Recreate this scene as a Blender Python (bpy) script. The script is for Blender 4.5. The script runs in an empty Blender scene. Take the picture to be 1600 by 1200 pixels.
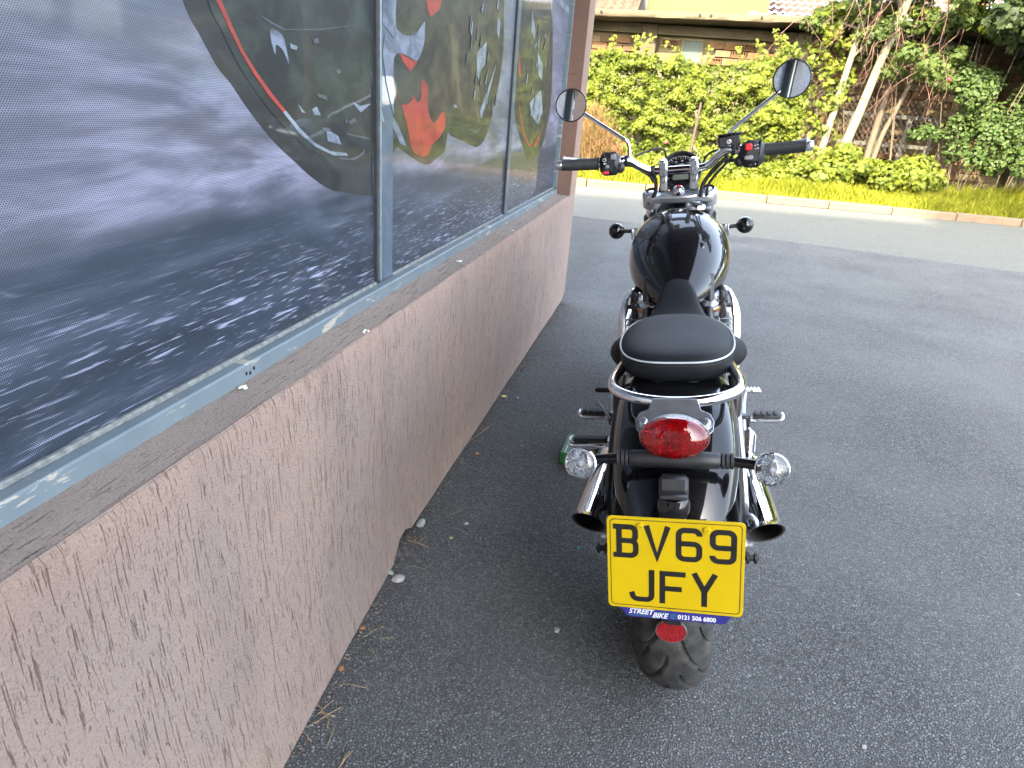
import bpy, math, random
import numpy as np
from mathutils import Vector, Matrix, noise as mnoise

SC = bpy.context.scene
COL = SC.collection
R = math.radians
rng = np.random.default_rng(7)
random.seed(7)

# ------------------------------------------------------------------ camera
PITCH, ROLL, CAMH, FPX = 0.3971818, 0.0823091, 1.2011412, 1040.88
_f = Vector((0, math.cos(PITCH), -math.sin(PITCH)))
_r0 = Vector((1, 0, 0)); _u0 = _r0.cross(_f)
_r = math.cos(ROLL) * _r0 + math.sin(ROLL) * _u0
_u = -math.sin(ROLL) * _r0 + math.cos(ROLL) * _u0
cd = bpy.data.cameras.new('camera'); cam = bpy.data.objects.new('camera', cd); COL.objects.link(cam)
cd.sensor_width = 36; cd.lens = FPX / 1600 * 36; cd.clip_start = 0.02; cd.clip_end = 600
m4 = Matrix.Identity(4)
for i in range(3):
    m4[i][0] = _r[i]; m4[i][1] = _u[i]; m4[i][2] = -_f[i]
m4.translation = (0, 0, CAMH)
cam.matrix_world = m4
SC.camera = cam

# ------------------------------------------------------------------ light
SUN_EL, SUN_AZ = R(33), R(200)            # azimuth of the sun, clockwise from +Y (behind the camera, a little left)
w = bpy.data.worlds.new('World'); SC.world = w; w.use_nodes = True
nt = w.node_tree
bg = nt.nodes['Background']
sky = nt.nodes.new('ShaderNodeTexSky'); sky.sky_type = 'NISHITA'; sky.sun_disc = False
sky.sun_elevation = SUN_EL; sky.sun_rotation = SUN_AZ; sky.air_density = 1.0; sky.dust_density = 4.0; sky.ozone_density = 0.35
hs = nt.nodes.new('ShaderNodeHueSaturation'); hs.inputs['Saturation'].default_value = .64
nt.links.new(sky.outputs[0], hs.inputs['Color']); nt.links.new(hs.outputs[0], bg.inputs['Color']); bg.inputs['Strength'].default_value = 0.15
sd = bpy.data.lights.new('sun', 'SUN'); so = bpy.data.objects.new('sun', sd); COL.objects.link(so)
sd.energy = 2.0; sd.angle = R(0.6); sd.color = (1.0, 0.90, 0.66)
sdir = Vector((math.sin(SUN_AZ) * math.cos(SUN_EL), math.cos(SUN_AZ) * math.cos(SUN_EL), math.sin(SUN_EL)))
so.rotation_euler = sdir.to_track_quat('Z', 'Y').to_euler()
so.location = (0, -8, 20)
SC.view_settings.view_transform = 'Standard'; SC.view_settings.look = 'None'
SC.view_settings.gamma = 1; SC.view_settings.use_curve_mapping = False
SC.view_settings.exposure = 3.75
SC.render.resolution_x = 1024; SC.render.resolution_y = 768

# ------------------------------------------------------------------ mesh helpers
def link(o, parent=None):
    COL.objects.link(o)
    if parent is not None: o.parent = parent
    return o

def mesh_obj(name, verts, faces, mat, parent=None, smooth=False):
    me = bpy.data.meshes.new(name); me.from_pydata([tuple(map(float, v)) for v in verts], [], [tuple(int(i) for i in f) for f in faces]); me.update()
    if mat: me.materials.append(mat)
    if smooth: me.shade_smooth()
    return link(bpy.data.objects.new(name, me), parent)

def fast_obj(name, verts, nper, mat, parent=None, smooth=False, idx=None, attr=None):
    """polygons of nper corners each; verts (N*k,3); idx (F,nper) ints; attr per-face float"""
    me = bpy.data.meshes.new(name)
    verts = np.ascontiguousarray(verts, dtype=np.float32); idx = np.ascontiguousarray(idx, dtype=np.int32)
    F = idx.shape[0]
    me.vertices.add(len(verts)); me.vertices.foreach_set('co', verts.ravel())
    me.loops.add(F * nper); me.loops.foreach_set('vertex_index', idx.ravel())
    me.polygons.add(F); me.polygons.foreach_set('loop_start', np.arange(0, F * nper, nper, dtype=np.int32))
    try: me.polygons.foreach_set('loop_total', np.full(F, nper, dtype=np.int32))
    except Exception: pass
    me.update(calc_edges=True)
    if attr is not None:
        a = me.attributes.new('rnd', 'FLOAT', 'FACE'); a.data.foreach_set('value', np.ascontiguousarray(attr, dtype=np.float32))
    me.validate()
    if mat: me.materials.append(mat)
    if smooth: me.shade_smooth()
    return link(bpy.data.objects.new(name, me), parent)

def cr(pts, k=6, closed=False):
    """Catmull-Rom resampling of a polyline"""
    P = [np.array(p, float) for p in pts]; n = len(P); out = []
    rngi = range(n) if closed else range(n - 1)
    for i in rngi:
        if closed: p0, p1, p2, p3 = P[(i - 1) % n], P[i], P[(i + 1) % n], P[(i + 2) % n]
        else: p0, p1, p2, p3 = P[max(i - 1, 0)], P[i], P[i + 1], P[min(i + 2, n - 1)]
        for j in range(k):
            t = j / k
            out.append(0.5 * ((2 * p1) + (-p0 + p2) * t + (2 * p0 - 5 * p1 + 4 * p2 - p3) * t * t + (-p0 + 3 * p1 - 3 * p2 + p3) * t ** 3))
    if not closed: out.append(P[-1])
    return out

class MB:
    def __init__(s): s.v = []; s.f = []
    def add(s, vs, fs):
        o = len(s.v); s.v += [tuple(map(float, v)) for v in vs]; s.f += [tuple(i + o for i in f) for f in fs]; return s
    def box(s, c, d, M=None, bev=0.0):
        hx, hy, hz = d[0] / 2, d[1] / 2, d[2] / 2
        if bev > 0:
            b = min(bev, hx * .9, hy * .9, hz * .9); vs = []; key = {}
            for sx in (-1, 1):
                for sy in (-1, 1):
                    for sz in (-1, 1):
                        for ax in range(3):
                            p = [sx * (hx - (0 if ax == 0 else b)), sy * (hy - (0 if ax == 1 else b)), sz * (hz - (0 if ax == 2 else b))]
                            key[(sx, sy, sz, ax)] = len(vs); vs.append(p)
            fs = []
            for ax in range(3):
                o1, o2 = [a for a in range(3) if a != ax]
                for sg in (-1, 1):
                    q = []
                    for a, b2 in ((-1, -1), (1, -1), (1, 1), (-1, 1)):
                        k = [0, 0, 0]; k[ax] = sg; k[o1] = a; k[o2] = b2; q.append(key[tuple(k) + (ax,)])
                    fs.append(q)
            for ax in range(3):
                o1, o2 = [a for a in range(3) if a != ax]
                for a in (-1, 1):
                    for b2 in (-1, 1):
                        k0 = [0, 0, 0]; k1 = [0, 0, 0]; k0[ax] = -1; k1[ax] = 1; k0[o1] = k1[o1] = a; k0[o2] = k1[o2] = b2
                        fs.append([key[tuple(k0) + (o1,)], key[tuple(k1) + (o1,)], key[tuple(k1) + (o2,)], key[tuple(k0) + (o2,)]])
            for sx in (-1, 1):
                for sy in (-1, 1):
                    for sz in (-1, 1): fs.append([key[(sx, sy, sz, a)] for a in range(3)])
        else:
            vs = [(x, y, z) for x in (-hx, hx) for y in (-hy, hy) for z in (-hz, hz)]
            fs = [(0, 1, 3, 2), (4, 6, 7, 5), (0, 4, 5, 1), (2, 3, 7, 6), (0, 2, 6, 4), (1, 5, 7, 3)]
        vs = [Vector(v) for v in vs]
        if M is not None: vs = [M @ v for v in vs]
        c = Vector(c); return s.add([v + c for v in vs], fs)
    def tube(s, pts, r, n=10, caps=True, closed=False, flat=None):
        P = [Vector(p) for p in pts]; m = len(P)
        rs = r if hasattr(r, '__len__') else [r] * m
        if len(rs) != m: rs = list(np.interp(np.linspace(0, 1, m), np.linspace(0, 1, len(rs)), rs))
        rs = [float(q) for q in rs]
        prev = None; vs = []
        for i in range(m):
            if closed: t = P[(i + 1) % m] - P[i - 1]
            else: t = P[min(i + 1, m - 1)] - P[max(i - 1, 0)]
            t.normalize()
            if prev is None:
                a = Vector((0, 0, 1)) if abs(t.z) < .9 else Vector((1, 0, 0)); x = t.cross(a).normalized()
            else:
                x = prev - t * prev.dot(t)
                x = x.normalized() if x.length > 1e-6 else t.orthogonal().normalized()
            prev = x; y = t.cross(x)
            for j in range(n):
                a = 2 * math.pi * j / n; vs.append(P[i] + rs[i] * (math.cos(a) * x + math.sin(a) * y))
        fs = []
        for i in range(m if closed else m - 1):
            i2 = (i + 1) % m
            for j in range(n): fs.append((i * n + j, i * n + (j + 1) % n, i2 * n + (j + 1) % n, i2 * n + j))
        if caps and not closed:
            fs.append(tuple(range(n - 1, -1, -1))); fs.append(tuple((m - 1) * n + j for j in range(n)))
        return s.add(vs, fs)
    def lathe(s, prof, c=(0, 0, 0), axis=(0, 0, 1), n=32, sx=1, sy=1, up=None):
        ax = Vector(axis).normalized()
        x = Vector(up) if up else ax.orthogonal()
        x = (x - ax * x.dot(ax)).normalized(); y = ax.cross(x); c = Vector(c); vs = []
        for r, h in prof:
            for j in range(n):
                a = 2 * math.pi * j / n; vs.append(c + ax * h + x * (r * sx * math.cos(a)) + y * (r * sy * math.sin(a)))
        fs = []
        for i in range(len(prof) - 1):
            for j in range(n): fs.append((i * n + j, i * n + (j + 1) % n, (i + 1) * n + (j + 1) % n, (i + 1) * n + j))
        return s.add(vs, fs)
    def ell(s, c, d, n=20, m=12, M=None):
        vs = []; fs = []
        for i in range(m + 1):
            a = math.pi * i / m
            for j in range(n):
                b = 2 * math.pi * j / n
                v = Vector((d[0] * math.sin(a) * math.cos(b), d[1] * math.sin(a) * math.sin(b), d[2] * math.cos(a)))
                if M is not None: v = M @ v
                vs.append(v + Vector(c))
        for i in range(m):
            for j in range(n): fs.append((i * n + j, (i + 1) * n + j, (i + 1) * n + (j + 1) % n, i * n + (j + 1) % n))
        return s.add(vs, fs)
    def grid(s, rows, closed=False):
        n = len(rows[0]); vs = [p for r_ in rows for p in r_]; fs = []
        for i in range(len(rows) - 1):
            for j in range(n if closed else n - 1): fs.append((i * n + j, i * n + (j + 1) % n, (i + 1) * n + (j + 1) % n, (i + 1) * n + j))
        return s.add(vs, fs)
    def prism(s, poly, frame, t):
        """flat polygon (2D) placed with frame(a,b,h), thickness t along h"""
        n = len(poly); vs = [frame(a, b, 0) for a, b in poly] + [frame(a, b, t) for a, b in poly]
        fs = [tuple(range(n - 1, -1, -1)), tuple(range(n, 2 * n))] + [(i, (i + 1) % n, n + (i + 1) % n, n + i) for i in range(n)]
        return s.add(vs, fs)
    def build(s, name, mat, parent=None, smooth=False, sub=0, bevel=0, auto=None, recalc=True):
        import bmesh
        me = bpy.data.meshes.new(name); me.from_pydata(s.v, [], s.f); me.update()
        bm = bmesh.new(); bm.from_mesh(me)
        bmesh.ops.remove_doubles(bm, verts=bm.verts, dist=1e-6)
        if recalc: bmesh.ops.recalc_face_normals(bm, faces=bm.faces)
        bm.to_mesh(me); bm.free()
        if mat: me.materials.append(mat)
        if smooth:
            me.shade_smooth()
            try: me.set_sharp_from_angle(angle=R(auto if auto else 40))
            except Exception: pass
        o = link(bpy.data.objects.new(name, me), parent)
        if bevel:
            b = o.modifiers.new('bevel', 'BEVEL'); b.width = bevel; b.segments = 2; b.limit_method = 'ANGLE'
        if sub:
            q = o.modifiers.new('sub', 'SUBSURF'); q.levels = sub; q.render_levels = sub
        return o

def tag(o, label=None, cat=None, group=None, kind=None):
    if label: o['label'] = label
    if cat: o['category'] = cat
    if group: o['group'] = group
    if kind: o['kind'] = kind
    return o
def empty(name, loc=(0, 0, 0), rz=0.0):
    o = bpy.data.objects.new(name, None); o.empty_display_size = .1; COL.objects.link(o); o.location = loc; o.rotation_euler = (0, 0, rz); return o

# ------------------------------------------------------------------ material helpers
class NT:
    def __init__(s, name):
        s.m = bpy.data.materials.new(name); s.m.use_nodes = True; s.t = s.m.node_tree; s.b = s.t.nodes['Principled BSDF']; s.out = s.t.nodes['Material Output']
    def n(s, typ, **kw):
        nd = s.t.nodes.new(typ)
        for k, v in kw.items(): setattr(nd, k, v)
        return nd
    def l(s, a, b): s.t.links.new(a, b)
    def setin(s, nd, key, v):
        if hasattr(v, 'is_output') or isinstance(v, bpy.types.NodeSocket): s.l(v, nd.inputs[key])
        else: nd.inputs[key].default_value = v
    def coords(s, scale=(1, 1, 1), kind='Object', loc=(0, 0, 0)):
        tc = s.n('ShaderNodeTexCoord'); mp = s.n('ShaderNodeMapping'); mp.inputs['Scale'].default_value = scale; mp.inputs['Location'].default_value = loc
        s.l(tc.outputs[kind], mp.inputs[0]); return mp.outputs[0]
    def noise(s, vec, scale, detail=4, rough=.55, dist=0.0):
        nd = s.n('ShaderNodeTexNoise'); s.l(vec, nd.inputs['Vector']); nd.inputs['Scale'].default_value = scale; nd.inputs['Detail'].default_value = detail; nd.inputs['Roughness'].default_value = rough; nd.inputs['Distortion'].default_value = dist
        return nd.outputs['Fac']
    def vor(s, vec, scale, feat='F1', out='Distance', rand=1.0):
        nd = s.n('ShaderNodeTexVoronoi', feature=feat); s.l(vec, nd.inputs['Vector']); nd.inputs['Scale'].default_value = scale; nd.inputs['Randomness'].default_value = rand
        return nd.outputs[out]
    def ramp(s, fac, stops, interp='LINEAR'):
        nd = s.n('ShaderNodeValToRGB'); cr_ = nd.color_ramp; cr_.interpolation = interp
        while len(cr_.elements) > 1: cr_.elements.remove(cr_.elements[-1])
        for i, (p, c) in enumerate(stops):
            e = cr_.elements[0] if i == 0 else cr_.elements.new(p)
            e.position = p; c = (c, c, c) if not hasattr(c, '__len__') else c; e.color = (*c, 1)
        s.l(fac, nd.inputs[0]); return nd.outputs[0]
    def mix(s, fac, a, b, typ='MIX'):
        nd = s.n('ShaderNodeMix', data_type='RGBA', blend_type=typ); s.setin(nd, 0, fac)
        for k, v in ((6, a), (7, b)):
            if isinstance(v, bpy.types.NodeSocket): s.l(v, nd.inputs[k])
            else: nd.inputs[k].default_value = (*v, 1) if len(v) == 3 else v
        return nd.outputs[2]
    def math(s, op, a, b=0.0, c=0.0, clamp=False):
        nd = s.n('ShaderNodeMath', operation=op); nd.use_clamp = clamp
        for i, v in enumerate((a, b, c)): s.setin(nd, i, v)
        return nd.outputs[0]
    def bump(s, h, strength=.5, dist=.01, nrm=None):
        nd = s.n('ShaderNodeBump'); s.l(h, nd.inputs['Height']); nd.inputs['Strength'].default_value = strength; nd.inputs['Distance'].default_value = dist
        if nrm is not None: s.l(nrm, nd.inputs['Normal'])
        return nd.outputs[0]
    def col(s, c): s.setin(s.b, 'Base Color', c if isinstance(c, bpy.types.NodeSocket) else (*c, 1)); return s
    def set(s, **kw):
        names = dict(rough='Roughness', metal='Metallic', spec='Specular IOR Level', coat='Coat Weight', coatr='Coat Roughness', trans='Transmission Weight', ior='IOR', normal='Normal', sss='Subsurface Weight', coatn='Coat Normal', sheen='Sheen Weight')
        for k, v in kw.items(): s.setin(s.b, names[k], v)
        return s

def simple(name, c, rough=.5, metal=0.0, spec=.5, coat=0.0, var=0.0, vscale=30, bump=0.0, bscale=400, bdist=.001, **kw):
    """plain surface with a little procedural unevenness of colour, gloss and relief"""
    t = NT(name); v = t.coords()
    nz = t.noise(v, vscale, 5)
    if var: t.col(t.mix(t.ramp(nz, [(.3, 0), (.7, 1)]), tuple(x * (1 - var) for x in c), tuple(min(1, x * (1 + var)) for x in c)))
    else: t.col(c)
    t.set(rough=t.math('MULTIPLY_ADD', nz, .12 if rough > .15 else .03, max(rough - .05, 0.01)), metal=metal, spec=spec, coat=coat, **kw)
    if bump: t.set(normal=t.bump(t.noise(v, bscale, 3), bump, bdist))
    return t.m
# ------------------------------------------------------------------ materials of the setting
def m_asphalt():
    t = NT('worn asphalt'); v0 = t.coords()
    wn = t.n('ShaderNodeTexNoise'); t.l(v0, wn.inputs['Vector']); wn.inputs['Scale'].default_value = 190; wn.inputs['Detail'].default_value = 2
    vm = t.n('ShaderNodeVectorMath', operation='MULTIPLY_ADD'); t.l(wn.outputs['Color'], vm.inputs[0]); vm.inputs[1].default_value = (.006, .006, 0); t.l(v0, vm.inputs[2]); v = vm.outputs[0]
    c = t.vor(v, 150, out='Color'); e = t.vor(v, 150, 'DISTANCE_TO_EDGE'); e2 = t.vor(v, 340, 'DISTANCE_TO_EDGE'); c2 = t.vor(v, 340, out='Color'); nf = t.noise(v0, 700, 3)
    g = t.n('ShaderNodeSeparateColor'); t.l(c, g.inputs[0]); g2 = t.n('ShaderNodeSeparateColor'); t.l(c2, g2.inputs[0])
    stone = t.ramp(g.outputs[0], [(0, (.15, .157, .155)), (.5, (.215, .225, .222)), (.86, (.26, .272, .268)), (.985, (.29, .30, .297)), (1, (.42, .42, .42))])
    stone = t.mix(t.math('MULTIPLY', g2.outputs[1], .35), stone, (.27, .28, .285))
    gap = t.math('MULTIPLY', t.ramp(e, [(.03, .12), (.20, 1)]), t.ramp(e2, [(.0, .55), (.14, 1)]))
    lost = t.ramp(g.outputs[2], [(.80, 1), (.84, .35)])          # here and there a stone is missing
    k = t.math('MULTIPLY', gap, lost)
    base = t.mix(k, (.022, .024, .026), stone)
    big = t.noise(v0, 1.3, 5, .6); mid = t.noise(v0, 9, 5, .65)
    base = t.mix(t.ramp(big, [(.35, .0), (.7, .35)]), base, (.22, .23, .226))
    base = t.mix(t.ramp(mid, [(.60, 0), (.85, .25)]), base, (.09, .094, .098))
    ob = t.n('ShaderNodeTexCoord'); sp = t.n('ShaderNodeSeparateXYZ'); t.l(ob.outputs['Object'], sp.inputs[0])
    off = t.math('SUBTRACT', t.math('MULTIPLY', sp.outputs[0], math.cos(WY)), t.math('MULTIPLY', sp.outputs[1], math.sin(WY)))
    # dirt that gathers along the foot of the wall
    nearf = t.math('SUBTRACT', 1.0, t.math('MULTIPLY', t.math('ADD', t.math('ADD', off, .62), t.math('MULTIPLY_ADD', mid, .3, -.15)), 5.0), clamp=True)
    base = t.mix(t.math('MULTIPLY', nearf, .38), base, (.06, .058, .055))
    h = t.math('ADD', t.ramp(e, [(0, 0), (.30, 1)]), t.math('MULTIPLY', g.outputs[1], .55))
    h = t.math('MULTIPLY', t.math('ADD', h, t.math('MULTIPLY', t.ramp(e2, [(0, 0), (.3, 1)]), .3)), t.ramp(lost, [(.35, .3), (1, 1)]))
    h = t.math('ADD', h, t.math('MULTIPLY', nf, .2))
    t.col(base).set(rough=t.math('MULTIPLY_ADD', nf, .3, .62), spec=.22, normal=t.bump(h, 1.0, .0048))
    return t.m
def m_road():
    t = NT('pale old road asphalt'); v = t.coords()
    c = t.vor(v, 120, out='Color'); g = t.n('ShaderNodeSeparateColor'); t.l(c, g.inputs[0])
    b = t.ramp(g.outputs[0], [(0, (.078, .082, .074)), (.7, (.104, .108, .098)), (1, (.148, .15, .135))])
    b = t.mix(t.ramp(t.noise(t.coords((.25, 1.2, 1)), 2.2, 6, .65), [(.4, 0), (.75, .4)]), b, (.085, .088, .08))
    b = t.mix(t.ramp(t.noise(v, 14, 5, .7), [(.55, 0), (.8, .35)]), b, (.15, .148, .13))
    t.col(b).set(rough=.9, spec=.15, normal=t.bump(t.vor(v, 120), .6, .004)); return t.m
def m_kerb():
    t = NT('pinkish concrete kerb'); v = t.coords()
    b = t.mix(t.ramp(t.noise(v, 6, 6, .7), [(.35, 0), (.7, 1)]), (.15, .112, .074), (.115, .086, .058))
    b = t.mix(t.ramp(t.noise(v, 55, 4, .7), [(.55, 0), (.75, .6)]), b, (.11, .085, .07))
    t.col(b).set(rough=.9, spec=.2, normal=t.bump(t.noise(v, 80, 4), .5, .01)); return t.m
def m_soil():
    t = NT('verge soil'); v = t.coords()
    b = t.mix(t.ramp(t.noise(v, 5, 6, .7), [(.35, 0), (.7, 1)]), (.07, .075, .03), (.12, .10, .055))
    t.col(b).set(rough=.95, spec=.1, normal=t.bump(t.noise(v, 40, 4), .6, .02)); return t.m
def m_stucco(name, c1, c2, vertical=True, groove=.8):
    t = NT(name); A = (lambda q, r: (1, q, r)) if vertical else (lambda q, r: (q * .8, r * .9, 1))
    u = t.coords()
    gran = t.noise(u, 260, 5, .75); fine = t.noise(u, 620, 3, .7)
    rag = t.math('MULTIPLY_ADD', gran, .16, -.08)
    # scraped 'bark' render: thin ragged vertical scratches of uneven length
    def scr(q, r, lo, hi, amp):
        g_ = t.noise(t.coords(A(q, r), loc=(0, q * .37, r)), 1.0, 1.5, .4, .06)
        return t.ramp(t.math('ADD', g_, rag), [(lo, 0), (hi, amp)])
    gr = t.math('MAXIMUM', scr(270, 12, .70, .75, .6), t.math('MAXIMUM', scr(380, 17, .655, .72, .8), scr(560, 48, .67, .75, .6)))
    msk = t.ramp(t.noise(t.coords(A(3.4, 2.2)), 1.0, 3), [(.30, .25), (.55, 1)])
    gr = t.math('MULTIPLY', gr, msk)
    tone = t.noise(u, 2.2, 5, .6)
    b = t.mix(t.ramp(tone, [(.32, 0), (.68, 1)]), c1, c2)
    b = t.mix(t.ramp(t.noise(u, .9, 5, .65), [(.50, 0), (.72, .45)]), b, (c2[0] * .80, c2[1] * .84, c2[2] * .90))
    b = t.mix(t.ramp(t.noise(t.coords(A(9, 1.2)), 1.0, 4, .6), [(.52, 0), (.72, .30)]), b, tuple(x * .62 for x in c2))
    b = t.mix(t.ramp(gran, [(.52, 0), (.66, .65)]), b, tuple(x * .50 for x in c1))
    b = t.mix(t.ramp(gran, [(.30, .5), (.42, 0)]), b, tuple(min(1, x * 1.4) for x in c1))
    b = t.mix(t.ramp(fine, [(.58, 0), (.70, .5)]), b, tuple(x * .45 for x in c1))
    b = t.mix(t.math('MULTIPLY', gr, groove), b, tuple(x * q for x, q in zip(c1, (.34, .27, .24))))
    if vertical:   # warmer, less washed colour just below the sill
        ob = t.n('ShaderNodeTexCoord'); sp = t.n('ShaderNodeSeparateXYZ'); t.l(ob.outputs['Object'], sp.inputs[0])
        top = t.math('MULTIPLY', t.math('ADD', t.math('SUBTRACT', sp.outputs[2], .60), t.math('MULTIPLY_ADD', tone, .6, -.3)), 4.0, clamp=True)
        b = t.mix(t.math('MULTIPLY', top, .45), b, t.mix(1.0, b, (1.18, .92, .74), 'MULTIPLY'))
    h = t.math('SUBTRACT', t.math('MULTIPLY', gran, -.9), t.math('MULTIPLY', gr, 1.6))
    t.col(b).set(rough=.92, spec=.15, normal=t.bump(h, 1.0, .0042)); return t
def film_base(t, vec):
    """colour of the printed picture's background as a function of place on the glass"""
    sp = t.n('ShaderNodeSeparateXYZ'); tc = t.n('ShaderNodeTexCoord'); t.l(tc.outputs['Object'], sp.inputs[0])
    z = sp.outputs[2]; y = sp.outputs[1]
    def st(sy, sz, lz=0.0, rot=0.0):
        mp = t.n('ShaderNodeMapping'); mp.inputs['Scale'].default_value = (1, sy, sz); mp.inputs['Location'].default_value = (0, 3.1 + lz, 1.7 * lz)
        mp.inputs['Rotation'].default_value = (rot, 0, 0); t.l(tc.outputs['Object'], mp.inputs[0]); return mp.outputs[0]
    # far verge, blurred by speed: lavender and slate clouds drawn out sideways
    a = t.noise(st(2.2, 13, .3, .06), 1.0, 5, .55, .6); a2 = t.noise(st(5, 30, .9, .06), 1.0, 4, .6, .4); a3 = t.noise(st(1.2, 3.2, 2.2), 1.0, 3, .5)
    av = t.math('ADD', t.math('MULTIPLY', a, .62), t.math('MULTIPLY', a2, .38))
    up = t.ramp(av, [(.30, (.055, .062, .09)), (.44, (.12, .125, .175)), (.54, (.23, .235, .32)), (.66, (.38, .385, .52)), (.8, (.5, .52, .66))])
    up = t.mix(t.ramp(a3, [(.48, 0), (.7, .55)]), up, (.09, .115, .125))
    up = t.mix(t.ramp(t.math('MULTIPLY_ADD', z, 1.0, -.98), [(.12, 0), (.4, .45)]), up, (.12, .15, .20))
    # tarmac: navy with bright motion streaks that lengthen towards the bottom
    d = t.noise(st(2.0, 16, 1.1, .03), 1.0, 5, .6, .3)
    low = t.ramp(d, [(.35, (.022, .032, .048)), (.55, (.040, .053, .080)), (.7, (.078, .095, .135))])
    s1 = t.noise(st(11, 200, 4.0, .02), 1.0, 2, .5); s2 = t.noise(st(22, 390, 6.0, .02), 1.0, 2, .5); s3 = t.noise(st(2, 9, 8.0), 1.0, 3, .6)
    den = t.ramp(t.math('SUBTRACT', 1.02, z), [(0, 0), (.08, .12), (.17, .9), (.26, 1), (.30, .4)])
    k = t.math('MULTIPLY', t.math('MAXIMUM', t.ramp(s1, [(.60, 0), (.70, .85)]), t.ramp(s2, [(.62, 0), (.72, .9)])), den)
    k = t.math('MULTIPLY', k, t.ramp(s3, [(.34, .15), (.56, 1)]))
    low = t.mix(k, low, (.47, .49, .68))
    edge = t.math('MULTIPLY_ADD', t.noise(st(3, 3, 5.0), 1.0, 3), .05, -.025)
    f = t.math('MULTIPLY', t.math('ADD', t.math('SUBTRACT', z, 1.0), edge), 30.0, clamp=False)
    f = t.math('MULTIPLY_ADD', f, 1.0, .5, clamp=True)
    return t.mix(f, low, up), tc
def film(name, c=None, mottled=None):
    """one-way vision film: ink on a sheet pierced by a hexagonal grid of holes, with a glassy face"""
    t = NT(name)
    if c is None: base, tc = film_base(t, None)
    else:
        tc = t.n('ShaderNodeTexCoord'); base = c
        if mottled:
            mp = t.n('ShaderNodeMapping'); mp.inputs['Scale'].default_value = (1, 7, 11); t.l(tc.outputs['Object'], mp.inputs[0])
            base = t.mix(t.ramp(t.noise(mp.outputs[0], 1.6, 5, .6, .5), [(.42, 0), (.66, 1)]), c, mottled)
    sp = t.n('ShaderNodeSeparateXYZ'); t.l(tc.outputs['Object'], sp.inputs[0])
    PX, PZ = .0033, .0023
    row = t.math('DIVIDE', sp.outputs[2], PZ); ri = t.math('FLOOR', row); fz = t.math('SUBTRACT', t.math('SUBTRACT', row, ri), .5)
    odd = t.math('MULTIPLY', t.math('MODULO', ri, 2.0), .5)
    cx = t.math('ADD', t.math('DIVIDE', sp.outputs[1], PX), odd); fx = t.math('SUBTRACT', t.math('FRACT', cx), .5)
    dd = t.math('SQRT', t.math('ADD', t.math('POWER', t.math('MULTIPLY', fx, PX * 1000), 2.0), t.math('POWER', t.math('MULTIPLY', fz, PZ * 1000), 2.0)))
    hole = t.math('MULTIPLY', t.math('SUBTRACT', .95, dd), 4.0, clamp=True)
    b = t.mix(hole, base, (.006, .008, .012)) if isinstance(base, bpy.types.NodeSocket) else t.mix(hole, (*base, 1), (.006, .008, .012))
    wob = t.noise(t.coords(), 2.3, 3)
    t.col(b).set(rough=.5, spec=.35, coat=.42, coatr=.045, coatn=t.bump(wob, .12, .01)); return t.m

WY = 0.20231                                   # the shop front and the motorcycle both run this way
M_ASPHALT = m_asphalt(); M_ROAD = m_road(); M_KERB = m_kerb(); M_SOIL = m_soil()
M_STUCCO = m_stucco('pink scraped stucco', (.345, .255, .205), (.285, .228, .205)).m
M_SILL = m_stucco('dusty brown sill render', (.30, .245, .205), (.25, .212, .185), vertical=False, groove=.5).m
M_REVEAL = m_stucco('brown reveal render', (.20, .135, .11), (.18, .125, .10), groove=.5).m
def m_frame():
    t = NT('chalky blue grey frame paint'); v = t.coords()
    k = t.noise(t.coords((1, 6, 26)), 1.6, 6, .7, .4)
    b = t.mix(t.ramp(t.noise(v, 12, 4), [(.35, 0), (.7, 1)]), (.115, .147, .168), (.140, .175, .195))
    b = t.mix(t.ramp(k, [(.575, 0), (.61, .9)]), b, (.36, .33, .27))
    t.col(b).set(rough=.55, spec=.4, normal=t.bump(t.noise(v, 200, 3), .15, .001)); return t.m
M_FRAME = m_frame()
M_GASKET = simple('dark window gasket', (.03, .035, .04), .5, var=.3)
M_ALU_DULL = simple('dull aluminium strip', (.22, .26, .28), .45, .6, var=.2)
M_SEAL = simple('grimy sealant', (.16, .17, .165), .8, var=.4, vscale=90, bump=.4)
M_FILM = film('printed film speed blur')
M_F_TYRE = film('printed film tyre black', (.014, .018, .020), (.028, .034, .034))
M_F_DARK = film('printed film dark with painted reflections', (.010, .014, .016), (.040, .055, .045))  # greenish mottle painted in for trees reflected over the wheel
M_F_BIKE = film('printed film engine dark', (.014, .016, .014), (.060, .062, .038))
M_F_RED = film('printed film red', (.42, .05, .035), (.22, .03, .025))
M_F_WHITE = film('printed film pale blue', (.27, .33, .40), (.12, .15, .19))
M_F_CLOTH = film('printed film pale cloth', (.22, .26, .35), (.05, .065, .10))
M_F_GREY = film('printed film dim grey', (.085, .10, .12))
M_F_STRIP = film('printed film strip', (.075, .115, .16), (.12, .16, .22))

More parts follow.
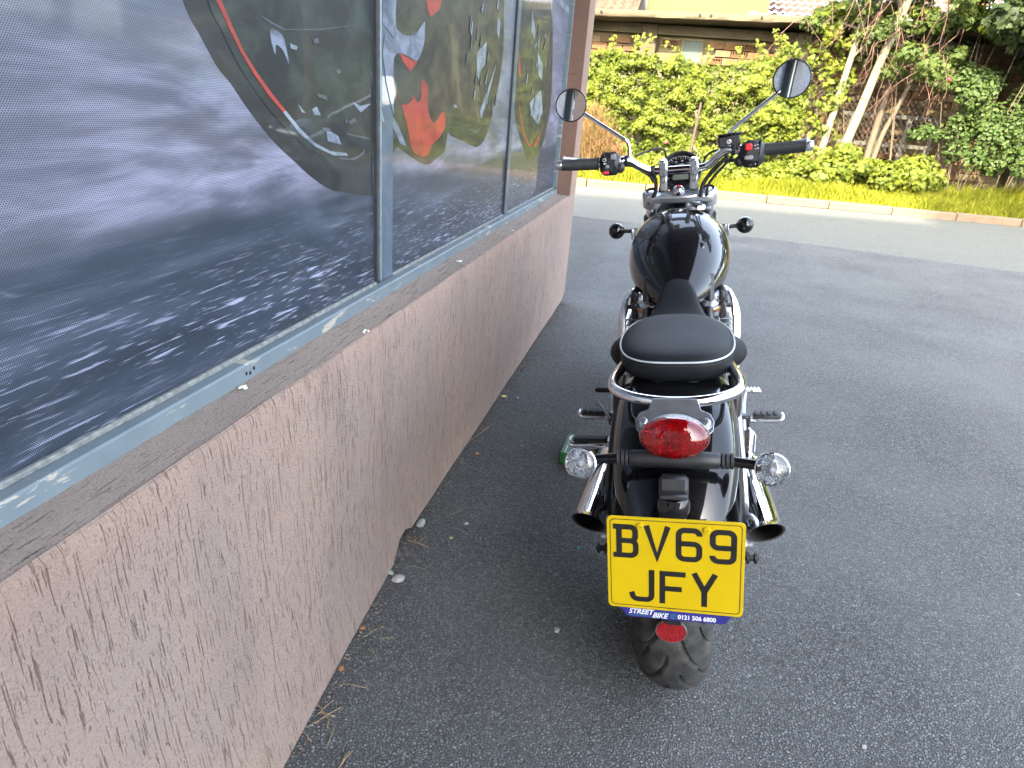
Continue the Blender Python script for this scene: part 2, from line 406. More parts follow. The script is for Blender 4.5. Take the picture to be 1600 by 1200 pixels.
# ------------------------------------------------------------------ ground
def sheet(name, pts, z, mat, kind='structure'):
    o = mesh_obj(name, [(x, y, zz if False else z) for x, y in pts], [tuple(range(len(pts)))], mat); tag(o, kind=kind); return o
KY = lambda x: 11.95 - .1045 * x               # foot of the kerb
g = sheet('ground', [(-250, -250), (250, -250), (250, 250), (-250, 250)], -.012, M_SOIL)
tag(g, 'soil beyond the kerb and hedges')
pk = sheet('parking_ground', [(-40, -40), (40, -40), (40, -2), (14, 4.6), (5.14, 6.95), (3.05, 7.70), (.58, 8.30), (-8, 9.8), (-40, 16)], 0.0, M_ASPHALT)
tag(pk, 'dark pebbly asphalt of the parking area')
rd = sheet('road', [(-40, 16), (-8, 9.8), (.58, 8.30), (3.05, 7.70), (5.14, 6.95), (14, 4.6), (40, -2), (60, KY(60)), (40, KY(40)), (8, KY(8)), (0, KY(0)), (-40, KY(-40))], -.004, M_ROAD)
tag(rd, 'pale road beyond the parking asphalt')
# kerb: stones one metre long
kerb = empty('kerb', (0, 0, 0)); tag(kerb, 'low pinkish concrete kerb along the far side of the road', kind='structure')
kme = None
for i in range(-6, 34):
    x0 = i * .995; yy = KY(x0)
    if kme is None:
        mb = MB(); mb.box((.494, .075, .055), (.985, .15, .13), bev=.012); k = mb.build('kerb_stone', M_KERB, kerb); kme = k.data
    else: k = link(bpy.data.objects.new('kerb_stone', kme), kerb)
    k.location = (x0, yy, random.uniform(-.006, .004)); k.rotation_euler = (0, 0, -math.atan(.1045) + random.uniform(-.006, .006))
# verge behind the kerb, rising gently to the hedge
rows = []
for j in range(14):
    row = []
    for i in range(90):
        x = -12 + i * .55; dy = .14 + j * .16 if j < 13 else 30
        z = .10 + .016 * j + .03 * (mnoise.noise(Vector((x * .8, dy, 0))))
        row.append((x, KY(x) + dy, z if j else .095))
    rows.append(row)
mb = MB(); mb.grid(rows); vg = mb.build('verge', M_SOIL, smooth=True); tag(vg, 'grassy verge soil behind the kerb', kind='structure')

# ------------------------------------------------------------------ shop building (local: x = away from the wall, y = along it)
SH = empty('shop_building', (0, 0, 0), -WY)
tag(SH, 'pink stucco shop front with dark motorcycle print windows beside the parked motorcycle', 'building')
X0, XG = -.592, -.700; S0, SE, SW = -7.0, 4.40, 4.17; ZS = .712
# lower wall front with flared uneven foot
rows = []
ss = np.linspace(S0, SE, 230)
def foot(s): return float(np.interp(s, [-7, .2, .8, 1.1, 1.44, 1.5, 4.4], [-.50, -.50, -.545, -.565, -.583, -.588, -.592]))
for k, zf in enumerate([0, .06, .2, .45, .75, .93, .985, 1.0]):
    row = []
    for s in ss:
        zb = .001 if s < 1.44 else .022 + .004 * mnoise.noise(Vector((s * 6, 0, 0)))
        if 1.43 < s < 1.52: zb = .05
        if s > 4.3: zb += .03 * (s - 4.3) / .1
        top = ZS + .0025 * mnoise.noise(Vector((s * 5, 3, 0))) + .0015 * mnoise.noise(Vector((s * 40, 5, 0)))
        z = zb + (top - zb) * zf
        x = X0 + (foot(s) - X0) * (1 - zf) ** 2.2 + .0025 * mnoise.noise(Vector((s * 1.4, z * 3, 1)))
        if zf >= .999: x -= .008
        elif zf >= .98: x -= .0022
        row.append((x, s, z))
    rows.append(row)
mb = MB(); mb.grid(rows)
mb.build('lower_wall', M_STUCCO, SH, smooth=True, auto=60, recalc=True)
M_DARKGAP = simple('dark footing', (.045, .042, .038), .95, var=.5, bump=.6, bscale=60, bdist=.02)  # dark colour for the recessed base below the wall's lower edge
mb = MB(); mb.box((-.70, (S0 + SE) / 2 - .02, .06), (.18, SE - S0 - .06, .16)); mb.build('footing', M_DARKGAP, SH)
# sill
rows = []
for a in np.linspace(0, 1, 9):
    row = []
    for s in ss[ss < SW + .02]:
        row.append((X0 - .006 - a * .118, s, ZS - .002 + a * .012 + .0022 * mnoise.noise(Vector((s * 5, 3, a * 2))) + .0012 * mnoise.noise(Vector((s * 30, a * 8, 2)))))
    rows.append(row)
mb = MB(); mb.grid(rows); mb.build('window_sill', M_SILL, SH, smooth=True, auto=80)
# pillar at the far end, its reveal and the band above the windows
mb = MB()
mb.box((X0 - .2, (SW + SE) / 2, 1.98), (.3995, SE - SW, 2.54)); mb.build('corner_pillar', M_STUCCO, SH)
mb = MB(); mb.box((X0 - .052, SW - .003, 1.98), (.10, .006, 2.535)); mb.build('pillar_reveal', M_REVEAL, SH)
mb = MB(); mb.box((X0 - .2, (S0 + SE) / 2, 3.42), (.40, SE - S0, .34)); mb.build('upper_band', M_STUCCO, SH)
mb = MB(); mb.box((-4.8, (S0 + SE) / 2, 1.87), (8.0, SE - S0 - .004, 3.44)); mb.build('building_body', M_STUCCO, SH)
mb = MB(); mb.box((-4.5, (S0 + SE) / 2, 3.68), (8.2, SE - S0 + .4, .18), bev=.01); mb.build('roof_slab', simple('roof slab concrete', (.33, .31, .28), .9, var=.2), SH)
# light pillar between the windows behind the photographer (seen in the mirrors)
M_PALE = simple('pale painted pillar', (.62, .64, .56), .7, var=.05, vscale=6, bump=.3, bscale=120)
mb = MB(); mb.box((X0 - .055, -.92, 1.98), (.15, .34, 2.54), bev=.008); mb.box((X0 - .03, -.62, 1.98), (.12, .05, 2.54), bev=.006)
mb.build('pale_pillar', M_PALE, SH)
for s_ in (-1.105, -.735, -.59):
    mb = MB(); mb.box((X0 - .02, s_, 1.98), (.16, .024, 2.5)); mb.build('gasket', M_GASKET, SH)
# window frame rails
mb = MB(); mb.box((XG + .013, (S0 + SW) / 2, .730), (.030, SW - S0 - .012, .034), bev=.003); mb.build('bottom_rail', M_FRAME, SH)
mb = MB(); mb.box((XG + .010, SW - .016, 1.98), (.028, .022, 2.46), bev=.003); mb.build('side_frame', M_FRAME, SH)
mb = MB(); mb.box((XG + .010, (S0 + SW) / 2, 3.235), (.028, SW - S0 - .03, .03), bev=.003); mb.build('top_rail', M_FRAME, SH)
# panes: film on glass
panes = [(-6.9, -1.12), (-.58, 1.553), (1.663, 2.885), (2.962, SW - .03)]
for a, b_ in panes:
    mb = MB(); mb.box((XG - .006, (a + b_) / 2, 1.985), (.012, b_ - a, 2.47)); p = mb.build('window_pane', M_FILM, SH)
    mb = MB(); mb.box((XG + .004, (a + b_) / 2, .7515), (.009, b_ - a, .009), bev=.002); mb.build('pane_seal', M_SEAL, p)
# first mullion: gasket, thin aluminium strip, wide flat film-covered face
mb = MB(); mb.box((XG - .002, 1.5585, 1.985), (.02, .009, 2.47)); mb.build('gasket', M_GASKET, SH)
mb = MB(); mb.box((XG + .003, 1.568, 1.985), (.022, .008, 2.46), bev=.001); mb.box((XG + .001, 1.5765, 1.985), (.016, .006, 2.46)); mb.build('mullion_strip', M_ALU_DULL, SH)
mb = MB(); mb.box((XG - .003, 1.621, 1.985), (.016, .080, 2.47), bev=.001); mul = mb.build('mullion', M_F_STRIP, SH)
mb = MB(); mb.box((XG - .002, 2.893, 1.985), (.022, .014, 2.47)); mb.build('gasket', M_GASKET, SH)
mb = MB(); mb.box((XG - .003, 2.931, 1.985), (.016, .058, 2.47), bev=.001); mb.build('mullion', M_F_STRIP, SH)
# printed picture on the panes: shapes of the print, each a film layer 0.5 mm thick
FILM = {
'tyre':[(0.923,1.299),(0.954,1.258),(0.988,1.218),(1.017,1.197),(1.055,1.163),(1.097,1.130),(1.144,1.098),(1.202,1.066),(1.260,1.035),(1.332,1.006),(1.421,0.988),(1.549,0.969),(1.554,1.387)],
'wheel_in':[(0.976,1.306),(1.004,1.270),(1.034,1.232),(1.069,1.199),(1.111,1.166),(1.159,1.134),(1.211,1.106),(1.283,1.079),(1.349,1.063),(1.439,1.055),(1.523,1.061),(1.550,1.074),(1.554,1.387)],
'red1':[(0.996,1.309),(1.008,1.311),(1.029,1.281),(1.057,1.246),(1.089,1.217),(1.129,1.187),(1.172,1.159),(1.164,1.155),(1.118,1.184),(1.080,1.214),(1.049,1.243),(1.019,1.279)],
'white1':[(1.164,1.155),(1.172,1.159),(1.219,1.128),(1.272,1.101),(1.336,1.082),(1.409,1.075),(1.416,1.069),(1.350,1.073),(1.277,1.092),(1.213,1.121)],
'white2':[(1.371,1.067),(1.431,1.062),(1.472,1.067),(1.502,1.078),(1.497,1.068),(1.447,1.058),(1.386,1.063)],
'silver1':[(1.140,1.286),(1.174,1.280),(1.187,1.254),(1.191,1.236),(1.172,1.257),(1.152,1.263),(1.148,1.248),(1.136,1.274)],
'silver2':[(1.267,1.162),(1.286,1.167),(1.301,1.151),(1.276,1.152)],
'silver3':[(1.319,1.127),(1.373,1.110),(1.387,1.092),(1.327,1.102)],
'silver4':[(1.440,1.179),(1.483,1.171),(1.538,1.177),(1.483,1.157)],
'silver5':[(1.197,1.270),(1.224,1.267),(1.220,1.261),(1.201,1.262)],
'silver6':[(1.217,1.170),(1.242,1.155),(1.228,1.156)],
'line1':[(1.096,1.306),(1.146,1.297),(1.186,1.291),(1.312,1.305),(1.496,1.334),(1.312,1.303),(1.180,1.289),(1.141,1.294)],
'line2':[(1.411,1.116),(1.515,1.104),(1.511,1.101),(1.414,1.113)],
'strip_white':[(1.595,1.393),(1.670,1.403),(1.663,1.322),(1.592,1.348)],
'strip_white2':[(1.605,1.330),(1.657,1.291),(1.662,1.152),(1.615,1.223),(1.592,1.286)],
'line3':[(1.574,1.207),(1.598,1.170),(1.592,1.169),(1.571,1.200)],
'line4':[(1.569,1.169),(1.601,1.139),(1.592,1.137),(1.569,1.159)],
'bike_dark':[(1.660,1.402),(2.695,1.546),(2.731,1.381),(2.666,1.218),(2.558,1.088),(2.442,1.049),(2.279,1.072),(2.139,1.093),(2.103,1.106),(2.081,1.052),(2.009,1.034),(1.929,1.019),(1.835,1.037),(1.763,1.057),(1.702,1.076),(1.665,1.062)],
'trouser':[(1.660,1.402),(1.680,1.378),(1.716,1.339),(1.807,1.345),(1.880,1.383),(1.880,1.339),(1.821,1.283),(1.712,1.295),(1.664,1.267)],
'trouser2':[(1.664,1.152),(1.706,1.126),(1.760,1.075),(1.718,1.083),(1.664,1.126)],
'boot':[(1.664,1.267),(1.702,1.294),(1.821,1.281),(1.778,1.245),(1.724,1.220),(1.673,1.225)],
'red2':[(1.683,1.217),(1.720,1.179),(1.781,1.184),(1.803,1.200),(1.839,1.185),(1.864,1.201),(1.860,1.239),(1.910,1.227),(1.921,1.166),(1.971,1.131),(2.039,1.162),(2.076,1.153),(2.076,1.122),(2.032,1.095),(1.963,1.072),(1.918,1.043),(1.834,1.052),(1.795,1.072),(1.758,1.133)],
'red3':[(1.882,1.433),(2.008,1.450),(1.991,1.425),(1.922,1.399),(1.896,1.413)],
'red4':[(1.702,1.294),(1.821,1.281),(1.777,1.256),(1.723,1.278)],
'glint1':[(2.378,1.348),(2.489,1.392),(2.484,1.321),(2.447,1.304),(2.393,1.276)],
'glint2':[(2.636,1.331),(2.533,1.198),(2.470,1.144),(2.445,1.165),(2.562,1.263)],
'glint3':[(2.618,1.485),(2.656,1.475),(2.656,1.412),(2.620,1.435)],
'glint4':[(2.151,1.186),(2.184,1.182),(2.177,1.175),(2.152,1.178)],
'glint5':[(2.236,1.120),(2.428,1.096),(2.507,1.122),(2.417,1.102)],
'wheel2':[(2.906,1.576),(3.571,1.669),(3.705,1.547),(3.822,1.254),(3.766,1.095),(3.658,0.994),(3.507,0.957),(3.391,0.952),(3.264,0.995),(3.096,1.084),(2.978,1.200),(2.900,1.348),(2.876,1.461)],
'ring2':[(3.027,1.233),(3.154,1.103),(3.283,1.037),(3.405,1.010),(3.516,1.026),(3.595,1.082),(3.539,1.021),(3.401,1.020),(3.277,1.052),(3.165,1.116)],
'glint6':[(3.181,1.578),(3.283,1.503),(3.280,1.471),(3.200,1.495)],
'glint7':[(3.370,1.433),(3.509,1.389),(3.523,1.319),(3.434,1.335)],
'glint8':[(3.283,1.212),(3.523,1.275),(3.614,1.174),(3.517,1.113),(3.342,1.157)],
'glint9':[(2.964,1.412),(3.028,1.357),(3.063,1.303),(3.012,1.319)],
'blue_top':[(3.694,1.686),(3.847,1.707),(4.209,1.711),(4.235,1.674)],
'roadline0':[(0.584,1.026),(0.826,1.009),(1.063,1.007),(1.332,1.010),(1.551,0.990),(1.656,1.016),(2.119,0.998),(3.009,0.973),(3.962,0.955)],

}
def close_up(L, ztop=2.3, zs=.5):
    return L
def decal(key, mat, lift, ext=None, smooth=4):
    L = FILM[key]; lo = min(a for a, b2 in L); hi = max(a for a, b2 in L)
    if len(L) > 5 and key not in ('red1', 'white1', 'white2', 'line1'): L = [(float(min(max(p[0], lo), hi)), float(p[1])) for p in cr([(a, b2) for a, b2 in L], smooth, closed=key not in ('tyre', 'wheel_in', 'bike_dark', 'wheel2'))]
    mb = MB(); mb.prism([(a, b2) for a, b2 in L], lambda a, b2, h: (XG + lift + h, a, b2), .0004)
    return mb.build('print', mat, SH)
# continue the big shapes upwards out of the frame as whole wheels / bodies
def wheel_ext(L, pts): return L + pts
FILM['tyre'] = [(1.544, 3.0), (1.16, 2.75), (.90, 2.35), (.80, 1.95), (.80, 1.65), (.855, 1.45)] + FILM['tyre'][:-1]
FILM['wheel_in'] = [(1.544, 2.9), (1.20, 2.62), (.98, 2.28), (.88, 1.92), (.885, 1.6), (.93, 1.42)] + FILM['wheel_in'][:-1]
FILM['bike_dark'] = [(1.672, 2.6), (2.3, 2.5), (2.62, 2.1), (2.70, 1.8)] + FILM['bike_dark'][1:] + [(1.672, 1.1)]
FILM['bike_dark'] = [(max(a, 1.668), b2) for a, b2 in FILM['bike_dark']]
FILM['trouser'] = [(1.668, 1.9), (1.72, 1.6)] + FILM['trouser'][1:]
FILM['wheel2'] = [(2.99, 1.8), (3.25, 2.15), (3.5, 1.95)] + FILM['wheel2'][1:]
for k in FILM:
    lo = 2.966 if k in ('wheel2', 'ring2', 'glint6', 'glint7', 'glint8', 'glint9', 'blue_top') else (1.665 if k in ('bike_dark', 'trouser', 'trouser2', 'boot', 'red2', 'red3', 'red4', 'glint1', 'glint2', 'glint3', 'glint4', 'glint5') else None)
    if lo: FILM[k] = [(max(a, lo + .0005), b2) for a, b2 in FILM[k]]
for k, m_, lf in [('tyre', M_F_TYRE, .0002), ('wheel_in', M_F_DARK, .0008), ('red1', M_F_RED, .0014), ('white1', M_F_WHITE, .0014), ('white2', M_F_GREY, .0014),
                  ('silver1', M_F_CLOTH, .0014), ('silver2', M_F_WHITE, .0014), ('silver3', M_F_CLOTH, .0014), ('silver4', M_F_CLOTH, .0014), ('silver5', M_F_WHITE, .0014), ('silver6', M_F_WHITE, .0014),
                  ('line1', M_F_GREY, .0014), ('line2', M_F_GREY, .0014),
                  ('bike_dark', M_F_BIKE, .0002), ('trouser', M_F_CLOTH, .0008), ('trouser2', M_F_CLOTH, .0008), ('boot', M_F_DARK, .0014), ('red2', M_F_RED, .0008), ('red3', M_F_RED, .0008), ('red4', M_F_RED, .0020),
                  ('glint1', M_F_WHITE, .0008), ('glint2', M_F_WHITE, .0008), ('glint3', M_F_WHITE, .0008), ('glint4', M_F_WHITE, .0008), ('glint5', M_F_GREY, .0008),
                  ('wheel2', M_F_BIKE, .0002), ('ring2', M_F_RED, .0008), ('glint6', M_F_WHITE, .0008), ('glint7', M_F_WHITE, .0008), ('glint8', M_F_WHITE, .0008), ('glint9', M_F_RED, .0008), ('blue_top', M_F_WHITE, .0008)]:
    decal(k, m_, lf)
for k in ('strip_white', 'strip_white2', 'line3', 'line4'):
    FILM[k] = [(min(max(a, 1.583), 1.659), b2) for a, b2 in FILM[k]]
    decal(k, M_F_CLOTH if 'strip' in k else M_F_WHITE, {'strip_white': .0056, 'strip_white2': .0062}.get(k, .0068))
# extra printed spokes, chain run and reflections inside the big wheel
rr = random.Random(3)
for i in range(14):
    a = 1.20 + rr.random() * .33; z = 1.12 + rr.random() * .30; L_ = .01 + rr.random() * .03; th = rr.uniform(-1.2, 1.2)
    q = [(a, z), (a + L_ * math.cos(th), z + L_ * math.sin(th)), (a + L_ * math.cos(th) + .004, z + L_ * math.sin(th) - .008), (a + .006, z - .006)]
    mb = MB(); mb.prism(q, lambda a, b2, h: (XG + .0020 + h, a, b2), .0004); mb.build('print', M_F_GREY, SH)
for i in range(22):
    a = 2.25 + rr.random() * .4; z = 1.16 + rr.random() * .36; L_ = .012 + rr.random() * .04
    q = [(a, z), (a + .012, z + L_), (a + .02, z + L_ * .8), (a + .012, z - .004)]
    mb = MB(); mb.prism(q, lambda a, b2, h: (XG + .0026 + h, a, b2), .0004); mb.build('print', rr.choice([M_F_GREY, M_F_GREY, M_F_WHITE]), SH)
for i in range(20):
    a = 3.15 + rr.random() * .42; z = 1.10 + rr.random() * .42; L_ = .012 + rr.random() * .04
    q = [(a, z), (a + .016, z + L_), (a + .03, z + L_ * .8), (a + .016, z - .004)]
    mb = MB(); mb.prism(q, lambda a, b2, h: (XG + .0026 + h, a, b2), .0004); mb.build('print', rr.choice([M_F_GREY, M_F_GREY, M_F_WHITE]), SH)
# drain holes and bird droppings on rail and sill
M_HOLE = simple('black drain hole', (.01, .01, .01), .9)
M_DROP = simple('whitish dropping', (.62, .62, .56), .8, var=.2, vscale=200, bump=.5)
for s_, z_ in ((.955, .7305), (.966, .7275), (.978, .7325)):
    mb = MB(); mb.ell((XG + .0285, s_, z_), (.0015, .0026, .004), 8, 5); mb.build('drain_hole', M_HOLE, SH)
for s_, a_, w_ in ((1.30, .08, .006), (2.06, .3, .008), (1.62, .75, .004), (.93, .5, .006), (2.75, .12, .006)):
    mb = MB()
    for q in range(3): mb.ell((X0 - .006 - a_ * .118 + rr.uniform(-.006, .006), s_ + rr.uniform(-.01, .01), ZS + a_ * .012 + .001), (w_ * rr.uniform(.4, .8), w_ * rr.uniform(.5, 1.4), .0022), 9, 5)
    mb.build('bird_dropping', M_DROP, SH)
# ------------------------------------------------------------------ big block behind the photographer: throws the shade and stands in the reflections
M_PLUM = simple('dark red cladding', (.10, .035, .03), .6, var=.3, vscale=3)
M_BEIGE = simple('brown render', (.15, .095, .075), .9, var=.12, vscale=2)
M_GLASSD = simple('dark window glass', (.02, .025, .03), .05, spec=.8)
M_WHITEF = simple('white window frame', (.6, .6, .58), .5)
RBX = empty('apartment_block', (-4.5, -24, 0), -math.atan(.03))
tag(RBX, 'tall brown apartment block behind the photographer shading the parking area', 'building')
RH = 23.8
mb = MB(); mb.box((0, -6, RH / 2), (19, 12, RH)); mb.build('wall', M_BEIGE, RBX)
mb = MB(); mb.box((3.8, -6, RH + .8), (11.3, 11.98, 1.6)); mb.build('added_shade_storey', M_BEIGE, RBX)  # storey added so the block's shade reaches the kerb at the right
for i in range(4):
    for j in range(7):
        mb = MB(); mb.box((-7 + i * 4.6, .02, 2.6 + j * 3.1), (1.7, .06, 1.6)); f = mb.build('window', M_WHITEF, RBX)
        mb = MB(); mb.box((-7 + i * 4.6, .05, 2.6 + j * 3.1), (1.5, .03, 1.4)); mb.build('pane', M_GLASSD, f)
# dark red awning over the shop front (above the frame; it stands in the tank's reflection)
mb = MB(); A_ = [(-.592, 3.26), (.62, 2.93), (.62, 2.87), (-.592, 3.20)]
mb.add([(x, yy, z) for yy in (-3.0, 3.9) for x, z in A_], [(0, 1, 2, 3), (7, 6, 5, 4), (0, 4, 5, 1), (1, 5, 6, 2), (2, 6, 7, 3), (3, 7, 4, 0)])
aw = mb.build('awning', M_PLUM, SH)
for i in range(15):
    mb = MB(); mb.box((.014, -2.9 + i * .47, 3.018), (1.24, .035, .05), Matrix.Rotation(math.atan(.2727), 3, 'Y')); mb.build('rib', M_PLUM, aw)

# ------------------------------------------------------------------ brick building across the road
BB = empty('brick_building', (1.05, 15.14, 0), -math.atan(.17))
tag(BB, 'unfinished hollow brick building under a thick concrete slab behind the hedge', 'building')
def m_brick(name, c):
    t = NT(name); v = t.coords(kind='Object')
    b = t.mix(t.ramp(t.noise(v, 9, 5, .7), [(.35, 0), (.7, 1)]), c, tuple(x * .66 for x in c))
    b = t.mix(t.ramp(t.noise(v, 60, 4, .7), [(.58, 0), (.75, .5)]), b, (.19, .15, .11))
    t.col(b).set(rough=.9, spec=.2, normal=t.bump(t.noise(v, 120, 3), .4, .004)); return t.m
M_BR = [m_brick('orange fired brick', (.125, .068, .034)), m_brick('ochre fired brick', (.115, .085, .04)), m_brick('dull brown brick', (.085, .055, .03)), m_brick('pale mortar smeared brick', (.13, .10, .055))]
M_MORTAR = simple('grey brown mortar', (.115, .095, .048), .95, var=.35, vscale=7, bump=.6, bscale=40, bdist=.01)
def m_conc():
    t = NT('stained raw concrete'); v = t.coords()
    b = t.mix(t.ramp(t.noise(v, 1.6, 6, .7), [(.35, 0), (.7, 1)]), (.092, .076, .048), (.062, .053, .034))
    b = t.mix(t.ramp(t.noise(t.coords((9, 9, 1.5)), 1.2, 5, .7), [(.55, 0), (.72, .55)]), b, (.042, .038, .028))
    t.col(b).set(rough=.95, spec=.15, normal=t.bump(t.noise(v, 30, 5, .7), .7, .015)); return t.m
M_CONC = m_conc()
mb = MB(); mb.box((4.5, .13, 1.42), (19, .14, 2.84)); mb.build('mortar_wall', M_MORTAR, BB)
mb = MB(); mb.box((4.5, 2.2, 1.42), (18.8, 3.9, 2.82)); mb.build('building_body', M_MORTAR, BB)
rows = []
def slab_row(y, z, amp):
    return [(x, y + amp * mnoise.noise(Vector((x * 3.1, y, z * 4))), z + .018 * x + amp * mnoise.noise(Vector((x * 2.7, y + 5, z * 9)))) for x in np.linspace(-5, 14, 190)]
rows = [slab_row(4.0, 2.84, 0), slab_row(-.70, 2.85, .015), slab_row(-.73, 2.87, .02), slab_row(-.735, 2.93, .02), slab_row(-.72, 2.975, .018), slab_row(-.66, 2.985, .01), slab_row(4.0, 2.99, 0)]
mb = MB(); mb.grid(rows); mb.build('roof_slab', M_CONC, BB, smooth=True, auto=50)
for x in (1.12, 4.02, 8.4):
    mb = MB(); mb.box((x, -.02, 1.43), (.30, .22, 2.85), bev=.02); mb.build('column', M_CONC, BB)
mb = MB(); mb.box((4.5, .0, 2.76), (18.6, .17, .17)); mb.build('beam', M_CONC, BB)
for x in (-.1,):
    mb = MB(); mb.box((x, -.30, 2.80), (.16, .40, .10)); mb.build('beam_end', M_CONC, BB)
for x in (.18, 2.0, 2.2, 3.1):
    mb = MB(); mb.lathe([(.022, 0), (.022, .012), (0, .0121)], (x, -.748, 2.93 + .018 * x), (0, -1, 0), 10); mb.build('pipe_hole', M_HOLE, BB)
# window opening with its lintel of holed bricks
mb = MB(); mb.box((1.98, .045, 2.40), (.36, .05, .42)); wd = mb.build('window', simple('grey green window', (.07, .09, .08), .2, spec=.6), BB)
mb = MB()
for c, d in (((1.98, .02, 2.62), (.42, .05, .03)), ((1.785, .02, 2.41), (.03, .05, .42)), ((2.175, .02, 2.41), (.03, .05, .42))): mb.box(c, d)
mb.build('frame', M_MORTAR, wd)
bricks = []
for k in range(5):
    mb = MB(); mb.box((0, 0, 0), (.285 + .01 * (k % 3), .10, .122 - .004 * (k % 2)), bev=.006)
    mb.v = [(x + rng.normal(0, .003), y + rng.normal(0, .002), z + rng.normal(0, .003)) for x, y, z in mb.v]
    for q in range(4):
        me = None
        o = mb.build('brick', M_BR[q], BB); bricks.append(o.data)
        bpy.data.objects.remove(o)
mbh = MB(); mbh.box((0, .03, 0), (.285, .05, .118))
for i in range(6): mbh.box((-.13 + i * .052, -.02, 0), (.016, .06, .118))
mbh.box((0, -.02, .052), (.285, .062, .014)); mbh.box((0, -.02, -.052), (.285, .062, .014))
oh = mbh.build('hollow_brick', M_BR[0], BB); hollow = oh.data; bpy.data.objects.remove(oh)
nb = 0
def lay(x0, x1, z0, z1, holes=()):
    global nb
    PX, PZ = .303, .138
    j = 0; z = z0
    while z < z1:
        x = x0 + (.15 if j % 2 else 0)
        while x < x1:
            ok = not (abs(x - 1.98) < .33 and z > 2.15 and z < 2.66)
            for cx in (1.12, 4.02, 8.4):
                if abs(x - cx) < .28: ok = False
            if ok and nb < 292:
                if any(abs(x - hx) < .16 and abs(z - hz) < .08 for hx, hz in holes):
                    o = link(bpy.data.objects.new('hollow_brick', hollow), BB)
                else: o = link(bpy.data.objects.new('brick', random.choice(bricks)), BB)
                o.location = (x, .005 + random.uniform(-.012, .012), z + random.uniform(-.004, .004)); o.rotation_euler = (0, random.uniform(-.012, .012), random.uniform(-.02, .02)); nb += 1
            x += PX
        z += PZ; j += 1
lay(-.9, 3.9, 2.27, 2.68, holes=((1.5, 2.5), (1.6, 2.54), (2.45, 2.27), (3.1, 2.54), (2.9, 2.41)))
lay(4.35, 8.2, .40, 2.68, holes=((4.8, 2.54),))
# what stands on the slab behind: a tiled lean-to, a yellow house, rubble
M_TILE = simple('weathered terracotta', (.085, .036, .018), .85, var=.45, vscale=5, bump=.4, bscale=60, bdist=.01)
M_YEL = simple('yellow house paint', (.080, .055, .014), .8, var=.1, vscale=2)
LT = empty('tiled_shed', (.2, 16.2, 0), -math.atan(.17)); tag(LT, 'shed roof of weathered terracotta tiles above the left end of the concrete slab', 'shed')
for j in range(7):
    rows = []
    for q in (0, 1):
        row = []
        for i in range(161):
            x = -2.2 + i * .025; y = j * .33 + q * .36; z = 3.16 + y * .34 + (.02 if q == 0 else 0) + .028 * math.cos(x * 2 * math.pi / .2)
            row.append((x, y, z))
        rows.append(row)
    rows.insert(0, [(a, b2 + .004, c - .03) for a, b2, c in rows[0]])
    mb = MB(); mb.grid(rows); mb.build('tile_course', M_TILE, LT, smooth=True, auto=60)
mb = MB(); mb.box((-.1, 1.3, 2.9), (3.9, 2.2, .5)); mb.build('wall', M_BEIGE, LT)
YH = empty('yellow_house', (3.0, 18.0, 0), -math.atan(.17)); tag(YH, 'yellow painted house rising behind the concrete slab', 'house')
mb = MB(); mb.box((.5, 1.5, 2.6), (3.4, 3, 5.2)); mb.build('wall', M_YEL, YH)
mb = MB(); mb.box((-1.0, -.03, 2.6), (.9, .06, 5.1)); mb.build('grey_panel', simple('pale grey panel', (.08, .08, .075), .8), YH)
mb = MB(); mb.box((.5, 1.4, 5.35), (3.9, 3.6, .2)); mb.build('roof', M_TILE, YH)
TH = empty('tiled_house', (7.6, 19.0, 0), -math.atan(.17)); tag(TH, 'brick house with a terracotta roof far behind the birch crowns', 'house')
mb = MB(); mb.box((1.2, 2, 1.7), (7.5, 4, 3.4)); mb.build('wall', M_BR[1], TH)
for j in range(9):
    mb = MB(); rows = [[(-2.9 + i * .05, -.3 + j * .33 + q * .36, 3.42 + (j + q) * .17 - (.03 if q else 0) + .03 * math.cos(i * .05 * 2 * math.pi / .2)) for i in range(165)] for q in (0, 1)]
    mb.grid(rows); mb.build('tile_course', M_TILE, TH, smooth=True)
RB = empty('rubble_pile', (4.45, 14.75, 3.04)); tag(RB, 'heap of white sacking and broken roof tiles lying on the slab edge', 'rubble')
mb = MB()
for i in range(9): mb.ell((-.45 + i * .1 + random.uniform(-.03, .03), random.uniform(-.05, .1), .06 + random.uniform(-.01, .04)), (.11, .10, random.uniform(.05, .085)), 10, 6)
mb.build('sacking', simple('dirty white sacking', (.19, .17, .15), .9, var=.15, vscale=12, bump=.8, bscale=30, bdist=.02), RB, smooth=True)
for i in range(16):
    mb = MB(); mb.box((.3 + random.random() * 1.9, random.uniform(-.15, .25), .03 + .03 * random.random()), (.26, .17, .02), Matrix.Rotation(random.uniform(-.3, .3), 3, 'X') @ Matrix.Rotation(random.uniform(-.6, .6), 3, 'Z')); mb.build('roof_tile', M_TILE, RB)

